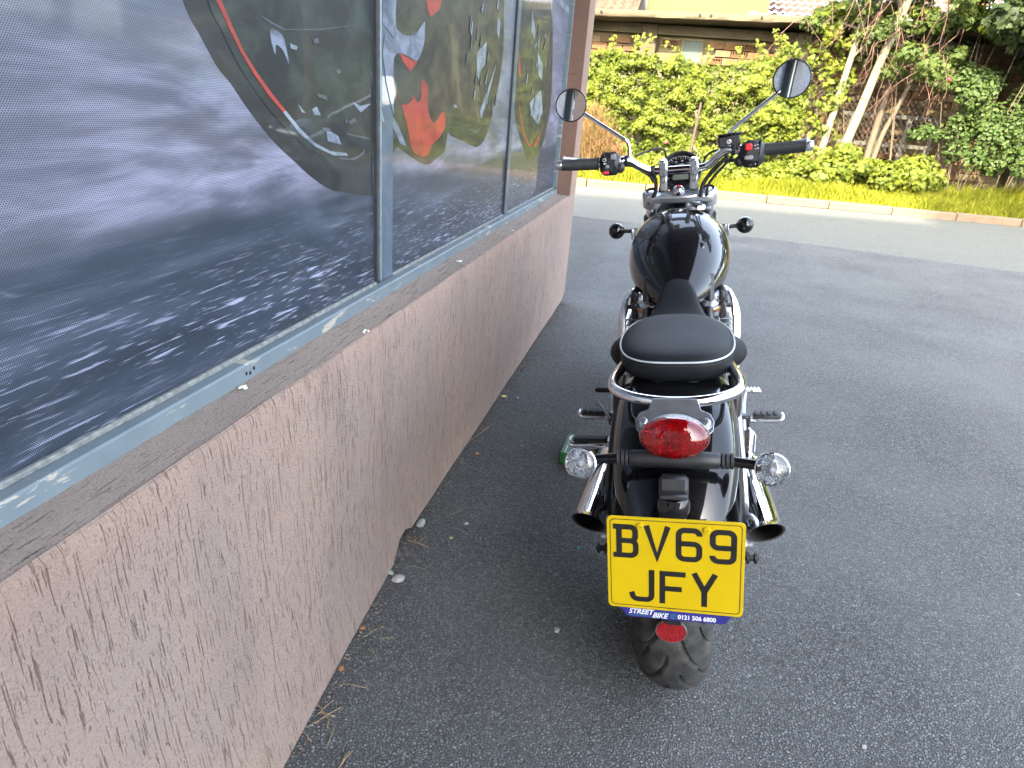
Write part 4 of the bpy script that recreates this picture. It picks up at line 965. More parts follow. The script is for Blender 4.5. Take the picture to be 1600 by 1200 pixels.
def m_vinyl():
    t = NT('black seat vinyl'); v = t.coords(); n1 = t.vor(v, 620); n2 = t.noise(v, 7, 4)
    t.col(t.mix(t.ramp(n2, [(.3, 0), (.7, 1)]), (.007, .008, .0095), (.011, .0125, .0145))).set(rough=t.math('MULTIPLY_ADD', n2, .12, .48), spec=.17, normal=t.bump(n1, .35, .0006)); return t.m
P_SEAT = m_vinyl()
P_PIPE = simple('pale seat piping', (.40, .44, .47), .4, var=.1)
def m_tyre():
    t = NT('dusty tyre rubber'); v = t.coords(); n = t.noise(v, 26, 6, .7)
    t.col(t.mix(t.ramp(n, [(.38, 0), (.72, 1)]), (.022, .023, .024), (.070, .068, .062))).set(rough=.8, spec=.3, normal=t.bump(t.noise(v, 500, 3), .4, .0008)); return t.m
P_TYRE = m_tyre()
P_BRONZE = simple('bronze ring', (.42, .24, .09), .35, .9, var=.2)
P_REDPL = simple('red switch plastic', (.62, .02, .03), .4, var=.1)
P_GREYB = simple('grey button', (.20, .21, .22), .5, var=.1)
P_WHITEP = simple('white print', (.62, .64, .65), .6)
P_GREENP = simple('green print', (.02, .22, .16), .6)
P_BLUE = simple('blue plate surround', (.022, .022, .17), .38, var=.08)
P_PBLACK = simple('black plate lettering', (.008, .008, .008), .4)
def m_yel():
    t = NT('yellow reflective plate'); v = t.coords(); d = t.vor(v, 900)
    t.col(t.mix(t.ramp(t.noise(v, 12, 4), [(.3, 0), (.7, 1)]), (.50, .355, .001), (.455, .32, .001))).set(rough=.34, spec=.4, normal=t.bump(d, .08, .0003)); return t.m
P_YELLOW = m_yel()
def m_lens(name, c, rough=.02, trans=.9):
    t = NT(name); v = t.coords(); t.col(c).set(rough=rough, trans=trans, ior=1.45, spec=.6, coat=.6, coatr=.02, normal=t.bump(t.vor(v, 260), .10, .001)); return t.m
P_REDLENS = m_lens('red tail lamp lens', (.85, .012, .02))
P_CLEAR = m_lens('clear indicator lens', (.93, .95, .97), .03, .96)
def m_facet(name, c1, c2, sc, metal=.9):
    t = NT(name); v = t.coords(); cc = t.vor(v, sc, out='Color'); g_ = t.n('ShaderNodeSeparateColor'); t.l(cc, g_.inputs[0])
    t.col(t.mix(g_.outputs[0], c1, c2)).set(rough=.18, metal=metal, normal=t.bump(t.vor(v, sc), 1.0, .006)); return t.m
P_REDIN = m_facet('red faceted lamp interior', (.75, .01, .02), (.18, .004, .008), 420, .2)
P_SILVIN = m_facet('silver faceted reflector', (.80, .86, .92), (.40, .45, .50), 330, .45)
P_REFLEX = m_facet('red reflex reflector', (.60, .012, .015), (.36, .006, .01), 700, .1)
P_MIRROR = simple('mirror glass', (.82, .86, .86), .012, 1.0)
P_SCREEN = simple('grey green display', (.22, .25, .20), .15)
P_DIAL = simple('black dial', (.01, .011, .012), .25)

def sm(o, lvl=1):
    q = o.modifiers.new('sub', 'SUBSURF'); q.levels = lvl; q.render_levels = lvl; return o
def part(mb, name, mat, parent=BK, smooth=True, **k): return mb.build(name, mat, parent, smooth=smooth, **k)
def mir(pts, s): return [(p[0] * s, p[1], p[2]) for p in pts]

# --- rear wheel: rim is the part, tyre / hub / spokes below it
AX = Vector((0, 0, .323))
def wheel(cen, R_, hw, rim_r, nm, hi=False):
    cy, cz = cen
    mb = MB(); mb.lathe([(rim_r - .03, -hw * .5), (rim_r - .005, -hw * .72), (rim_r + .012, -hw * .74), (rim_r + .012, -hw * .66), (rim_r - .012, -hw * .4), (rim_r - .02, 0), (rim_r - .012, hw * .4), (rim_r + .012, hw * .66), (rim_r + .012, hw * .74), (rim_r - .005, hw * .72), (rim_r - .03, hw * .5), (rim_r - .035, 0), (rim_r - .03, -hw * .5)], (0, cy, cz), (1, 0, 0), 64)
    rim = part(mb, nm, P_DARKM)
    na, npf = (1080, 70) if hi else (180, 26); rows = []
    ph = np.linspace(-1, 1, npf)
    for i in range(na):
        th = 2 * math.pi * i / na; row = []
        for s in ph:
            a = s * R(88) if abs(s) <= 1 else 0
            u = hw * math.sin(a) * (1.0 if abs(s) < .9 else 1 - .0 * abs(s)); r = R_ - hw * .86 * (1 - math.cos(a)) ** 1.05
            if abs(s) > .93: u *= 1 - (abs(s) - .93) * .9; r -= (abs(s) - .93) * .30
            if hi:
                pitch = 2 * math.pi / 16; dep = 0
                sgn = 1 if s > 0 else -1; q = abs(s)
                for off, s0, s1, kk in ((0 if sgn > 0 else .5, .10, .80, .36), (.42 if sgn > 0 else .92, .42, .86, .20)):
                    if s0 - .02 < q < s1 + .03:
                        tq = (q - s0) / (s1 - s0)
                        cen_ = off * pitch - kk * (1 - max(0, min(1, tq))) ** 2.8
                        dd = ((th - cen_ + pitch / 2) % pitch - pitch / 2) * R_
                        slope = abs(kk * 2.8 * (1 - max(0, min(.98, tq))) ** 1.8) * R_ / ((s1 - s0) * hw * 1.4)
                        dd /= math.sqrt(1 + slope * slope)
                        wdt = .0042 if kk > .3 else .003
                        fade = min(1, (q - s0 + .03) / .05, (s1 + .04 - q) / .05)
                        dep = max(dep, max(0, 1 - (abs(dd) / wdt) ** 3) * fade) if abs(dd) < wdt else dep
                r -= .0062 * dep
            row.append((u, cy + r * math.cos(th), cz + r * math.sin(th)))
        rows.append(row)
    rows.append(rows[0])
    mb = MB(); mb.grid(rows); part(mb, 'tyre', P_TYRE, rim, auto=50)
    mb = MB(); mb.lathe([(.02, -.07), (.045, -.06), (.045, -.045), (.028, -.03), (.028, .03), (.045, .045), (.045, .06), (.02, .07)], (0, cy, cz), (1, 0, 0), 32); part(mb, 'hub', P_ALU, rim)
    for i in range(32):
        a = 2 * math.pi * i / 32; b2 = a + (.5 if i % 4 < 2 else -.5); sx = .045 if i % 2 else -.045
        mb = MB(); mb.tube([(sx, cy + .044 * math.cos(b2), cz + .044 * math.sin(b2)), (0, cy + (rim_r - .02) * math.cos(a), cz + (rim_r - .02) * math.sin(a))], .0022, 5); part(mb, 'spoke', P_CHROME, rim)
    mb = MB(); mb.lathe([(.07, 0), (.125, 0), (.125, .005), (.07, .005)], (-.078, cy, cz), (1, 0, 0), 48); part(mb, 'brake_disc', P_ALU, rim)
    return rim
wheel((0, .323), .323, .077, .218, 'rear_wheel', True)
wheel((1.51, .33), .33, .066, .22, 'front_wheel')
# --- fenders
def fender(cen, R_, hw, a0, a1, nm, prof):
    cy, cz = cen; rows = []; n = 60
    for i in range(n + 1):
        row = []; inner = []
        for u_, dr in prof:
            q = abs(u_); st = a0 + R(16) * q ** 3; a = st + (a1 - st) * i / n
            wd = hw * (1 - .10 * max(0, 1 - i / 16) ** 1.5)
            row.append((u_ * wd, cy - (R_ + dr) * math.cos(a), cz + (R_ + dr) * math.sin(a)))
        rows.append(row)
    mb = MB(); mb.grid(rows); o = part(mb, nm, P_BLACK, auto=60)
    so_ = o.modifiers.new('thick', 'SOLIDIFY'); so_.thickness = .003; so_.offset = 0
    sm(o, 1); return o
PR = [(-1, -.105), (-1.0, -.075), (-.985, -.052), (-.93, -.030), (-.82, -.014), (-.6, -.0045), (-.3, -.001), (0, 0)]
PR = PR + [(-a, b2) for a, b2 in PR[-2::-1]]
rf = fender((0, .323), .386, .120, R(30), R(118), 'rear_fender', PR)
fender((1.51, .33), .352, .075, R(20), R(150), 'front_fender', [(a, b2 * .5) for a, b2 in PR])
# --- swing arm, stays, axle
for s in (-1, 1):
    mb = MB(); mb.tube(cr([(s * .10, .56, .36), (s * .125, .30, .345), (s * .135, .06, .325), (s * .135, -.045, .322)], 5), [.020, .020, .018, .016], 10); part(mb, 'swing_arm', P_DARKM)
    mb = MB(); mb.tube(cr([(s * .127, .14, .66), (s * .128, -.02, .60), (s * .134, -.10, .52), (s * .140, -.085, .42), (s * .141, -.01, .335)], 5), .0085, 8); part(mb, 'fender_stay', P_DARKM if s < 0 else P_ALU)
    mb = MB(); mb.box((s * .134, -.055, .545), (.012, .05, .024), bev=.004); mb.tube([(s * .12, -.055, .545), (s * .15, -.055, .545)], .009, 8); part(mb, 'stay_bracket', P_DARKM)
    mb = MB(); mb.lathe([(.0, .0), (.019, 0), (.019, .010), (.012, .012), (.012, .024), (.008, .026), (0, .026)], (s * .142, -.015, .322), (s, 0, 0), 24); part(mb, 'axle_nut', P_ALUB)
    mb = MB(); mb.lathe([(0, 0), (.007, 0), (.007, .006), (.014, .007), (.014, .012), (.007, .015), (.007, .022), (.013, .025), (.013, .030), (.005, .031), (.005, .034), (0, .034)], (s * .152, .02, .262), (s, 0, 0), 20); part(mb, 'stand_bobbin', P_PLAST)
mb = MB(); mb.tube([(-.145, -.015, .322), (.145, -.015, .322)], .009, 10); part(mb, 'rear_axle', P_ALU)
mb = MB(); mb.box((.112, .30, .44), (.02, .5, .035), bev=.008); part(mb, 'belt_guard', P_PLAST)
# --- frame, body filler, side covers
mb = MB()
for s in (-1, 1):
    mb.tube(cr([(s * .04, 1.06, .86), (s * .07, .95, .74), (s * .085, .75, .70), (s * .09, .5, .66), (s * .10, .2, .64), (s * .105, .0, .655)], 5), .014, 10)
    mb.tube(cr([(s * .05, 1.10, .78), (s * .11, 1.12, .5), (s * .13, 1.05, .24), (s * .13, .8, .19), (s * .12, .5, .24), (s * .10, .45, .4), (s * .09, .5, .66)], 5), .014, 10)
fr = part(mb, 'frame', P_DARKM)
mb = MB(); mb.box((0, .40, .52), (.20, .30, .24), bev=.03); part(mb, 'battery_box', P_PLAST)
for s in (-1, 1):
    mb = MB(); mb.ell((s * .112, .42, .52), (.035, .15, .105), 22, 12); part(mb, 'side_cover', P_BLACK)
mb = MB(); mb.box((0, .15, .668), (.15, .30, .05), bev=.015); mb.box((0, .02, .685), (.11, .10, .06), bev=.015); part(mb, 'seat_pan', P_PLAST)
# --- engine
eng = MB(); eng.box((0, .82, .32), (.27, .46, .24), bev=.05); en = part(eng, 'engine', P_DARKM)
for i in range(10):
    mb = MB(); wv = .30 - .004 * i; mb.box((0, .815, .487 + i * .0175), (.318, .27, .0055), bev=.002); part(mb, 'cooling_fin', P_ALUB, en, smooth=False)
mb = MB(); mb.box((0, .83, .545), (.262, .20, .17), bev=.01); part(mb, 'cylinder_block', P_DARKM, en)
mb = MB(); mb.box((0, .85, .662), (.26, .18, .040), bev=.014); mb.box((0, .83, .69), (.22, .15, .03), bev=.012); part(mb, 'cylinder_head', P_ALU, en)
for s in (-1, 1):
    mb = MB(); mb.box((s * .132, .77, .674), (.052, .10, .014), bev=.004); part(mb, 'head_cover', P_DARKM, en)
    mb = MB(); mb.lathe([(.0, .0), (.10, 0), (.105, -.01), (.11, -.05)], (s * .185, .74, .30), (s, 0, 0), 40); part(mb, 'engine_cover', P_ALU, en)
    mb = MB(); mb.lathe([(.0, .004), (.05, 0), (.075, -.02)], (s * .178, .93, .33), (s, 0, 0), 32); part(mb, 'engine_cover', P_CHROME, en)
    # intake body with its bronze ring
    mb = MB(); mb.lathe([(.030, -.06), (.030, -.004), (.024, 0), (.024, .006), (.012, .016), (0, .018)], (s * .092, .665, .692), (0, -.25, 1), 28); tb = part(mb, 'throttle_body', P_ALU)
    mb = MB(); mb.lathe([(.0285, -.010), (.0315, -.008), (.0315, .000), (.0285, .002)], (s * .092, .665, .690), (0, -.25, 1), 28); part(mb, 'bronze_ring', P_BRONZE, tb)
    mb = MB(); mb.tube([(s * .092, .663, .70), (s * .088, .70, .775)], [.013, .015], 12); part(mb, 'intake_pipe', P_DARKM, tb)
    mb = MB(); mb.box((s * .128, .672, .675), (.022, .03, .05), bev=.006); mb.box((s * .126, .69, .712), (.016, .02, .03), bev=.005); part(mb, 'coil_plug', P_PLAST)
    mb = MB(); mb.tube(cr([(s * .135, .70, .69), (s * .13, .74, .72), (s * .10, .80, .745)], 4), .010, 8); part(mb, 'hose', P_RUB)
    # exhaust: header, silencer
    H = cr([(s * .08, 1.02, .60), (s * .115, 1.01, .640), (s * .148, .94, .655), (s * .168, .875, .620), (s * .172, .84, .55), (s * .170, .81, .47), (s * .166, .73, .40), (s * .160, .6, .37), (s * .160, .38, .372)], 5)
    mb = MB(); mb.tube(H, [.025, .027, .028, .027, .026, .025, .024, .024, .026], 20); part(mb, 'exhaust_header', P_CHROME)
    n = 36; rows = []; ring = []
    L0 = Vector((s * .160, .40, .372)); L1 = Vector((s * .176, -.135, .432)); ax = (L1 - L0).normalized(); sx_ = Vector((1, 0, 0)); sx_ = (sx_ - ax * sx_.dot(ax)).normalized(); sz_ = sx_.cross(ax); sz_ = sz_ if sz_.z > 0 else -sz_
    def ringat(t_, r_, slash=0.0):
        c = L0 + (L1 - L0) * t_; out = []
        for j in range(n):
            a = 2 * math.pi * j / n; dx = r_ * math.cos(a); dz = r_ * math.sin(a)
            out.append(c + sx_ * dx + sz_ * dz + ax * slash * (.95 * dz - .35 * dx * s))
        return out
    prof = [(0, .024, 0), (.05, .034, 0), (.12, .039, 0), (.5, .041, .2), (.85, .039, .7), (.96, .0375, .95), (1, .037, 1), (1.005, .0385, 1), (1.0, .0345, 1), (.9, .033, 1), (.7, .031, .6), (.6, .012, .3), (.6, .001, .3)]
    mb = MB(); mb.grid([ringat(*p) for p in prof[:8]], closed=True); part(mb, 'silencer', P_CHROME, recalc=True); sil = bpy.data.objects[-1] if False else None
    mb = MB(); mb.grid([ringat(*p) for p in prof[7:]], closed=True); part(mb, 'silencer_bore', simple('sooty chrome bore', (.14, .135, .13), .35, .7), BK)
    mb = MB(); mb.box((s * .158, -.02, .455), (.010, .10, .03), bev=.004); part(mb, 'silencer_bracket', P_DARKM)
# --- pegs, pedals, stand
for s in (-1, 1):
    mb = MB(); mb.tube(cr([(s * .222, .672, .318), (s * .30, .660, .322), (s * .315, .668, .330), (s * .315, .690, .334)], 4), [.007, .007, .006, .005], 8); mb.box((s * .262, .672, .317), (.085, .026, .012), bev=.004); pg = part(mb, 'footpeg', P_ALUB)
    mb = MB(); mb.box((s * .268, .678, .330), (.080, .030, .014), bev=.005); part(mb, 'peg_rubber', P_RUB, pg)
    for i in range(4):
        mb = MB(); mb.box((s * (.238 + .019 * i), .678, .339), (.012, .028, .005), bev=.002); part(mb, 'rubber_rib', P_RUB, pg)
    mb = MB(); mb.box((s * .205, .68, .31), (.03, .03, .045), bev=.006); mb.tube([(s * .205, .68, .30), (s * .13, .62, .28)], .012, 8); part(mb, 'peg_bracket', P_DARKM)
mb = MB(); mb.lathe([(0, 0), (.006, 0), (.008, .003), (.008, .048), (.004, .052), (0, .052)], (-.226, .80, .362), (-1, 0, 0), 14); part(mb, 'shift_lever_rubber', P_RUB)
mb = MB()
for i in range(6): mb.lathe([(.0095, 0), (.0095, .003)], (-.230 - i * .0075, .80, .362), (-1, 0, 0), 14)
part(mb, 'shift_rubber_rings', P_RUB)
mb = MB(); mb.tube(cr([(-.222, .80, .362), (-.214, .74, .340), (-.208, .66, .300)], 4), .0055, 8); part(mb, 'shift_arm', P_ALU)
mb = MB(); mb.tube(cr([(-.254, .60, .400), (-.235, .60, .388), (-.208, .60, .345)], 4), .0048, 8); part(mb, 'stand_lug', P_ALU)
mb = MB(); mb.box((.238, .80, .365), (.050, .024, .010), bev=.003); bp = part(mb, 'brake_pedal', P_ALUB)
for i in range(4):
    mb = MB(); mb.box((.222 + i * .011, .80, .3715), (.005, .022, .004)); part(mb, 'pedal_rib', P_ALUB, bp, smooth=False)
mb = MB(); mb.tube(cr([(.215, .80, .362), (.205, .73, .34), (.20, .62, .30)], 4), .007, 8); part(mb, 'brake_arm', P_ALU)
# pillion pegs: left folded out, right folded up
mb = MB(); mb.tube(cr([(-.165, .2, .452), (-.255, .192, .450), (-.268, .20, .456), (-.267, .218, .460)], 4), [.007, .007, .006, .005], 8); mb.box((-.21, .2, .450), (.08, .024, .011), bev=.004); pg = part(mb, 'pillion_peg', P_ALUB)
mb = MB(); mb.box((-.215, .205, .462), (.088, .028, .013), bev=.005); part(mb, 'peg_rubber', P_RUB, pg)
mb = MB(); mb.lathe([(.012, -.011), (.026, -.010), (.026, .010), (.012, .011)], (-.150, .20, .465), (1, 0, 0), 24); mb.box((-.142, .20, .44), (.02, .05, .05), bev=.006); part(mb, 'peg_hanger', P_CHROME)
mb = MB(); mb.box((.173, .20, .468), (.022, .026, .075), Matrix.Rotation(-.05, 3, 'Y'), bev=.009); pg = part(mb, 'pillion_peg', P_ALUB); pg['label'] = 'pillion peg folded up'
mb = MB(); mb.box((.1845, .195, .47), (.003, .010, .045), bev=.001); mb.box((.1750, .1865, .485), (.010, .003, .03), bev=.001); part(mb, 'peg_recess', P_ALU, pg)
mb = MB(); mb.lathe([(.012, -.010), (.024, -.009), (.024, .009), (.012, .010)], (.160, .20, .428), (1, 0, 0), 24); mb.tube([(.165, .2, .425), (.19, .2, .42)], .010, 10); part(mb, 'peg_hanger', P_CHROME)
for s in (-1, 1):
    mb = MB(); mb.tube(cr([(s * .15, .20, .43), (s * .15, .34, .41), (s * .14, .46, .40)], 4), .012, 8); part(mb, 'peg_hanger_arm', P_DARKM)
mb = MB(); mb.tube(cr([(-.13, .70, .20), (-.24, .78, .145), (-.372, .858, .072)], 5), [.013, .011, .010], 10); mb.box((-.385, .868, .0725), (.055, .045, .010), Matrix.Rotation(LEAN, 3, 'Y'), bev=.003); part(mb, 'side_stand', P_DARKM)
# --- tank
TS = [(.565, .012, .735, .722), (.58, .036, .750, .705), (.62, .066, .778, .69), (.69, .108, .822, .678), (.77, .140, .868, .676), (.85, .159, .903, .684), (.92, .164, .926, .70), (.985, .155, .938, .725), (1.035, .134, .937, .755), (1.07, .100, .924, .79), (1.088, .055, .905, .83), (1.094, .012, .875, .855)]
rows = []
for v_, a_, top, bot in TS:
    row = []; n = 40; mid_ = bot + (top - bot) * .40
    for j in range(n):
        q = 2 * math.pi * j / n; cx = math.cos(q); sz = math.sin(q); e = 2 / 2.25
        uu = a_ * math.copysign(abs(cx) ** e, cx); zz = mid_ + (top - mid_ if sz > 0 else mid_ - bot) * math.copysign(abs(sz) ** (e if sz < 0 else 2 / 2.05), sz)
        row.append((uu, v_ - .03 * max(0, sz) * (1 if v_ > 1.0 else 0), zz))
    rows.append(row)
mb = MB(); mb.grid(rows, closed=True); n = 40; mb.f.append(tuple(range(n))); mb.f.append(tuple(len(mb.v) - n + j for j in range(n)))
sm(part(mb, 'fuel_tank', P_BLACK, auto=180), 2)
mb = MB(); mb.lathe([(0, .004), (.020, .003), (.027, .001), (.031, -.004), (.031, -.012)], (.055, .985, .946), (.12, -.05, 1), 40); cp = part(mb, 'fuel_cap', P_CHROME)
mb = MB(); mb.lathe([(.0155, .0062), (.0215, .0050), (.0215, .0035), (.0155, .0045)], (.055, .985, .946), (.12, -.05, 1), 40); part(mb, 'cap_ring', P_DARKM, cp)
mb = MB(); mb.box((.055, .985, .954), (.026, .006, .004), bev=.001); part(mb, 'cap_grip', P_CHROME, cp)
# --- rider seat
SE_ = [(.235, .125, .700), (.27, .158, .716), (.32, .174, .712), (.37, .172, .704), (.42, .148, .698), (.47, .106, .704), (.52, .076, .719), (.56, .062, .741), (.595, .052, .763), (.620, .040, .777), (.637, .024, .784), (.645, .006, .784)]
rows = []
for v_, W_, H_ in SE_:
    row = []
    prof_ = [(-.88, -.075), (-.97, -.06), (-1.0, -.042), (-.965, -.022), (-.88, -.010), (-.7, -.002), (-.35, .002), (0, .004)]
    prof_ = prof_ + [(-a, b2) for a, b2 in prof_[-2::-1]]
    k = min(1, W_ / .10); wing = max(0, (W_ - .10) / .07)
    for a, b2 in prof_: row.append((a * W_, v_, H_ + b2 * (.35 + .65 * k) - .012 * wing * abs(a) ** 2.5))
    rows.append(row)
mb = MB(); mb.grid(rows); mb.f.append(tuple(range(15))); sm(part(mb, 'rider_seat', P_SEAT, auto=180), 2)
# --- pillion pad with its piping
def egg(t_):   # plan of the pad, t 0..2pi
    c, s_ = math.cos(t_), math.sin(t_); e = .62
    x = math.copysign(abs(c) ** e, c); y = math.copysign(abs(s_) ** (.80 if s_ < 0 else .72), s_)
    yy = .118 + (.165 * y if y > 0 else .150 * y)
    ww = .122 * (1 - .16 * max(0, y) ** 2 - .03 * max(0, -y))
    return x * ww, yy
def pad_h(y): return .752 + .010 * ((y - .05) / .2) ** 2 * (1 if y > .05 else .4)
N_ = 64; rows = []
for sc_, dz, kind_ in ((1.0, -.052, 0), (1.012, -.036, 0), (1.016, -.018, 0), (1.008, -.004, 0), (1.0, 0, 0), (.96, .0075, 0), (.86, .014, 0), (.65, .0185, 0), (.35, .0215, 0), (.05, .0225, 0)):
    row = []
    for i in range(N_):
        x, y = egg(2 * math.pi * i / N_); yc = .11
        if dz < -.02: ss_ = sc_ - (.09 if dz < -.05 else .015)
        else: ss_ = sc_
        yy_ = yc + (y - yc) * ss_; row.append((x * ss_, yy_, pad_h(yy_) + dz))
    rows.append(row)
mb = MB(); mb.grid(rows, closed=True); mb.f.append(tuple(len(mb.v) - N_ + j for j in range(N_))); mb.f.append(tuple(range(N_)))
pd = sm(part(mb, 'pillion_seat', P_SEAT, auto=180), 1)
pp = []
for i in range(96):
    x, y = egg(2 * math.pi * i / 96); pp.append((x * 1.003, .11 + (y - .11) * 1.003, pad_h(y) + .0012))
mb = MB(); mb.tube(pp, .0021, 8, closed=True); part(mb, 'piping', P_PIPE, pd)
# stitched seam under the piping, and a black bead along the front edge
pp2 = [(x * 1.012, .11 + (y - .11) * 1.012, z - .007) for x, y, z in pp]
mb = MB(); mb.tube(pp2, .0006, 5, closed=True); part(mb, 'seam', P_RUB, pd)
# --- grab rail
G0 = [(-.098, .24, .672), (-.106, .13, .706), (-.117, .03, .716), (-.124, -.05, .722), (-.116, -.105, .724), (-.082, -.142, .7235), (-.04, -.157, .722), (0, -.161, .7215)]
G1 = G0 + [(-a, b2, c) for a, b2, c in G0[-2::-1]]
mb = MB(); mb.tube(cr(G1, 6), .0108, 18); part(mb, 'grab_rail', P_CHROME)
for s in (-1, 1):
    mb = MB(); mb.tube(cr([(s * .117, .03, .705), (s * .122, .02, .66), (s * .120, .01, .60)], 4), .012, 10); part(mb, 'rail_stay', P_DARKM)
# --- tail lamp on its bright bracket
def sheetbent(nm, outline, f, t_, mat, par):
    mb = MB(); mb.prism(outline, f, t_); return part(mb, nm, mat, par, smooth=False, bevel=.0008)
tl = [(-.040, .030), (.040, .030), (.046, .012), (.062, .006), (.068, -.006), (.066, -.020), (.056, -.028), (.045, -.026), (-.045, -.026), (-.056, -.028), (-.066, -.020), (-.068, -.006), (-.062, .006), (-.046, .012)]
def ftl(a, b2, h): return (a, -.222 + b2 * 1.35 + h * -.5, .716 + b2 * .62 + h * .85)
br = sheetbent('lamp_bracket', tl, ftl, .004, P_ALUB, BK)
for s in (-1, 1):
    x, y, z = ftl(s * .054, -.010, .004); mb = MB(); mb.lathe([(.0105, 0), (.0105, .0018), (.0075, .0022), (.0075, .006), (.005, .0072), (0, .0072)], (x, y, z), (0, -.5, .85), 20); part(mb, 'bracket_bolt', P_ALUB, br)
TC = Vector((0, -.262, .698)); TA = Vector((0, -.985, .17)).normalized()
mb = MB(); mb.lathe([(.010, -.075), (.034, -.066), (.049, -.048), (.057, -.022), (.0605, -.003), (.0600, .002)], TC, TA, 48, 1, .625, up=(1, 0, 0)); tlh = part(mb, 'tail_lamp', P_ALU)
mb = MB(); mb.lathe([(.0580, -.004), (.0600, .000), (.0598, .006), (.0575, .013), (.0520, .0200), (.0440, .0250), (.0300, .0290), (.0150, .0308), (0, .0312)], TC, TA, 48, 1, .625, up=(1, 0, 0)); part(mb, 'lens', P_REDLENS, tlh)
mb = MB(); mb.lathe([(.0570, .003), (.050, -.004), (.038, -.007), (.02, -.008), (0, -.008)], TC, TA, 48, 1, .62, up=(1, 0, 0)); part(mb, 'reflector', P_REDIN, tlh)
LU = Vector((1, 0, 0)); LV = TA.cross(LU).normalized(); LV = LV if LV.z > 0 else -LV
for a, b2 in ((-.040, .0), (.040, .0), (-.022, .012), (.022, .012), (-.022, -.012), (.022, -.012), (0, 0.002), (0, -.016), (0, .018)):
    mb = MB(); mb.lathe([(.0035, .000), (.0085, .008), (.0092, .009)], TC + LU * a + LV * b2 + TA * -.003, TA, 14); part(mb, 'bulb_cup', P_REDIN, tlh)
mb = MB(); mb.ell(TC + TA * -.03 + Vector((0, 0, -.0)), (.020, .04, .02), 12, 8); part(mb, 'lamp_stem', P_DARKM, tlh)
# --- indicator bar and indicators
mb = MB(); mb.lathe([(.0, -.078), (.012, -.078), (.0145, -.074), (.0155, -.04), (.0155, .04), (.0145, .074), (.012, .078), (0, .078)], (0, -.262, .655), (1, 0, 0), 24)
bar = part(mb, 'indicator_bar', P_PLAST)
for s in (-1, 1):
    for q in (.079, .0865, .094):
        mb = MB(); mb.lathe([(.0, 0), (.0125, 0), (.0138, .001), (.0138, .0052), (.0125, .0062), (0, .0062)], (s * q, -.262, .6545), (s, 0, 0), 20); part(mb, 'bar_ring', P_RUB, bar)
    mb = MB(); mb.tube([(s * .098, -.262, .654), (s * .146, -.266, .650)], .0092, 16); part(mb, 'bar_end', P_BLACK, bar)
def indicator(c, ax, r, nm, mat_in, par=BK, lens=True):
    c = Vector(c); ax = Vector(ax).normalized()
    mb = MB(); mb.lathe([(0, -.052 * r / .028), (.010 * r / .028, -.050 * r / .028), (.019 * r / .028, -.040 * r / .028), (.0255 * r / .028, -.024 * r / .028), (.028 * r / .028, -.006 * r / .028), (r * 1.02, 0), (r * .97, .002)], c, ax, 36); o = part(mb, nm, P_BLACK, par)
    mb = MB(); mb.lathe([(r * .95, .000), (r * 1.015, .0005), (r * 1.015, .0035), (r * .95, .0045)], c, ax, 36); part(mb, 'bezel', P_CHROME, o)
    if lens:
        mb = MB(); mb.lathe([(r * .955, .0035), (r * .93, .0065), (r * .75, .0105), (r * .4, .0135), (0, .0145)], c, ax, 36); part(mb, 'lens', P_CLEAR, o)
        mb = MB(); mb.lathe([(r * .95, .003), (r * .8, -.006), (r * .5, -.013), (r * .22, -.016), (0, -.016)], c, ax, 36); part(mb, 'reflector', P_SILVIN, o)
        mb = MB(); mb.lathe([(.006, -.016), (.0065, -.002), (.004, .002), (0, .003)], c, ax, 14); part(mb, 'bulb', P_PIPE, o)
        for k in range(3):
            a = 2.1 * k + .5; x = ax.orthogonal().normalized(); y = ax.cross(x); p = c + (x * math.cos(a) + y * math.sin(a)) * r * .6 - ax * .004
            mb = MB(); mb.lathe([(.003, -.006), (.0055, .002), (0, .004)], p, ax, 10); part(mb, 'reflector_cup', P_SILVIN, o)
    return o
indicator((-.164, -.274, .647), (-.05, -.93, .30), .0285, 'rear_indicator', None)
indicator((.161, -.274, .648), (.05, -.93, .30), .0285, 'rear_indicator', None)
for s in (-1, 1):
    mb = MB(); mb.ell((s * .218, 1.10, .856), (.0285, .030, .0285), 24, 14); fi = part(mb, 'front_indicator', P_BLACK)
    mb = MB(); mb.tube([(s * .195, 1.10, .855), (s * .165, 1.10, .853)], .007, 10); mb.tube([(s * .196, 1.10, .855), (s * .190, 1.10, .855)], .010, 12); part(mb, 'stalk', P_PLAST, fi)
    mb = MB(); mb.box((s * .162, 1.09, .845), (.008, .018, .04), bev=.003); mb.box((s * .150, 1.12, .845), (.03, .012, .03), bev=.003); part(mb, 'stalk_bracket', P_CHROME, fi)
# --- number plate lamp, bracket, reflector
mb = MB(); mb.box((0, -.322, .598), (.058, .050, .056), Matrix.Rotation(-.25, 3, 'X'), bev=.015); nl = sm(part(mb, 'plate_lamp', P_BLACK), 2)
mb = MB(); mb.box((0, -.290, .616), (.050, .07, .040), Matrix.Rotation(-.45, 3, 'X'), bev=.006); part(mb, 'lamp_arm', P_PLAST, nl)
mb = MB(); mb.box((0, -.3285, .6225), (.047, .040, .010), Matrix.Rotation(-.25, 3, 'X'), bev=.0028); part(mb, 'lamp_lid', P_PLAST, nl)
mb = MB(); mb.box((0, -.336, .576), (.040, .012, .006), Matrix.Rotation(-.25, 3, 'X'), bev=.002); part(mb, 'lamp_window', P_CLEAR, nl)
mb = MB(); mb.box((0, -.334, .50), (.09, .008, .15), bev=.003); mb.tube(cr([(0, -.325, .58), (0, -.30, .60), (0, -.285, .615)], 3), .014, 8)
mb.box((0, -.335, .385), (.030, .006, .09), bev=.002); part(mb, 'plate_bracket', P_DARKM)
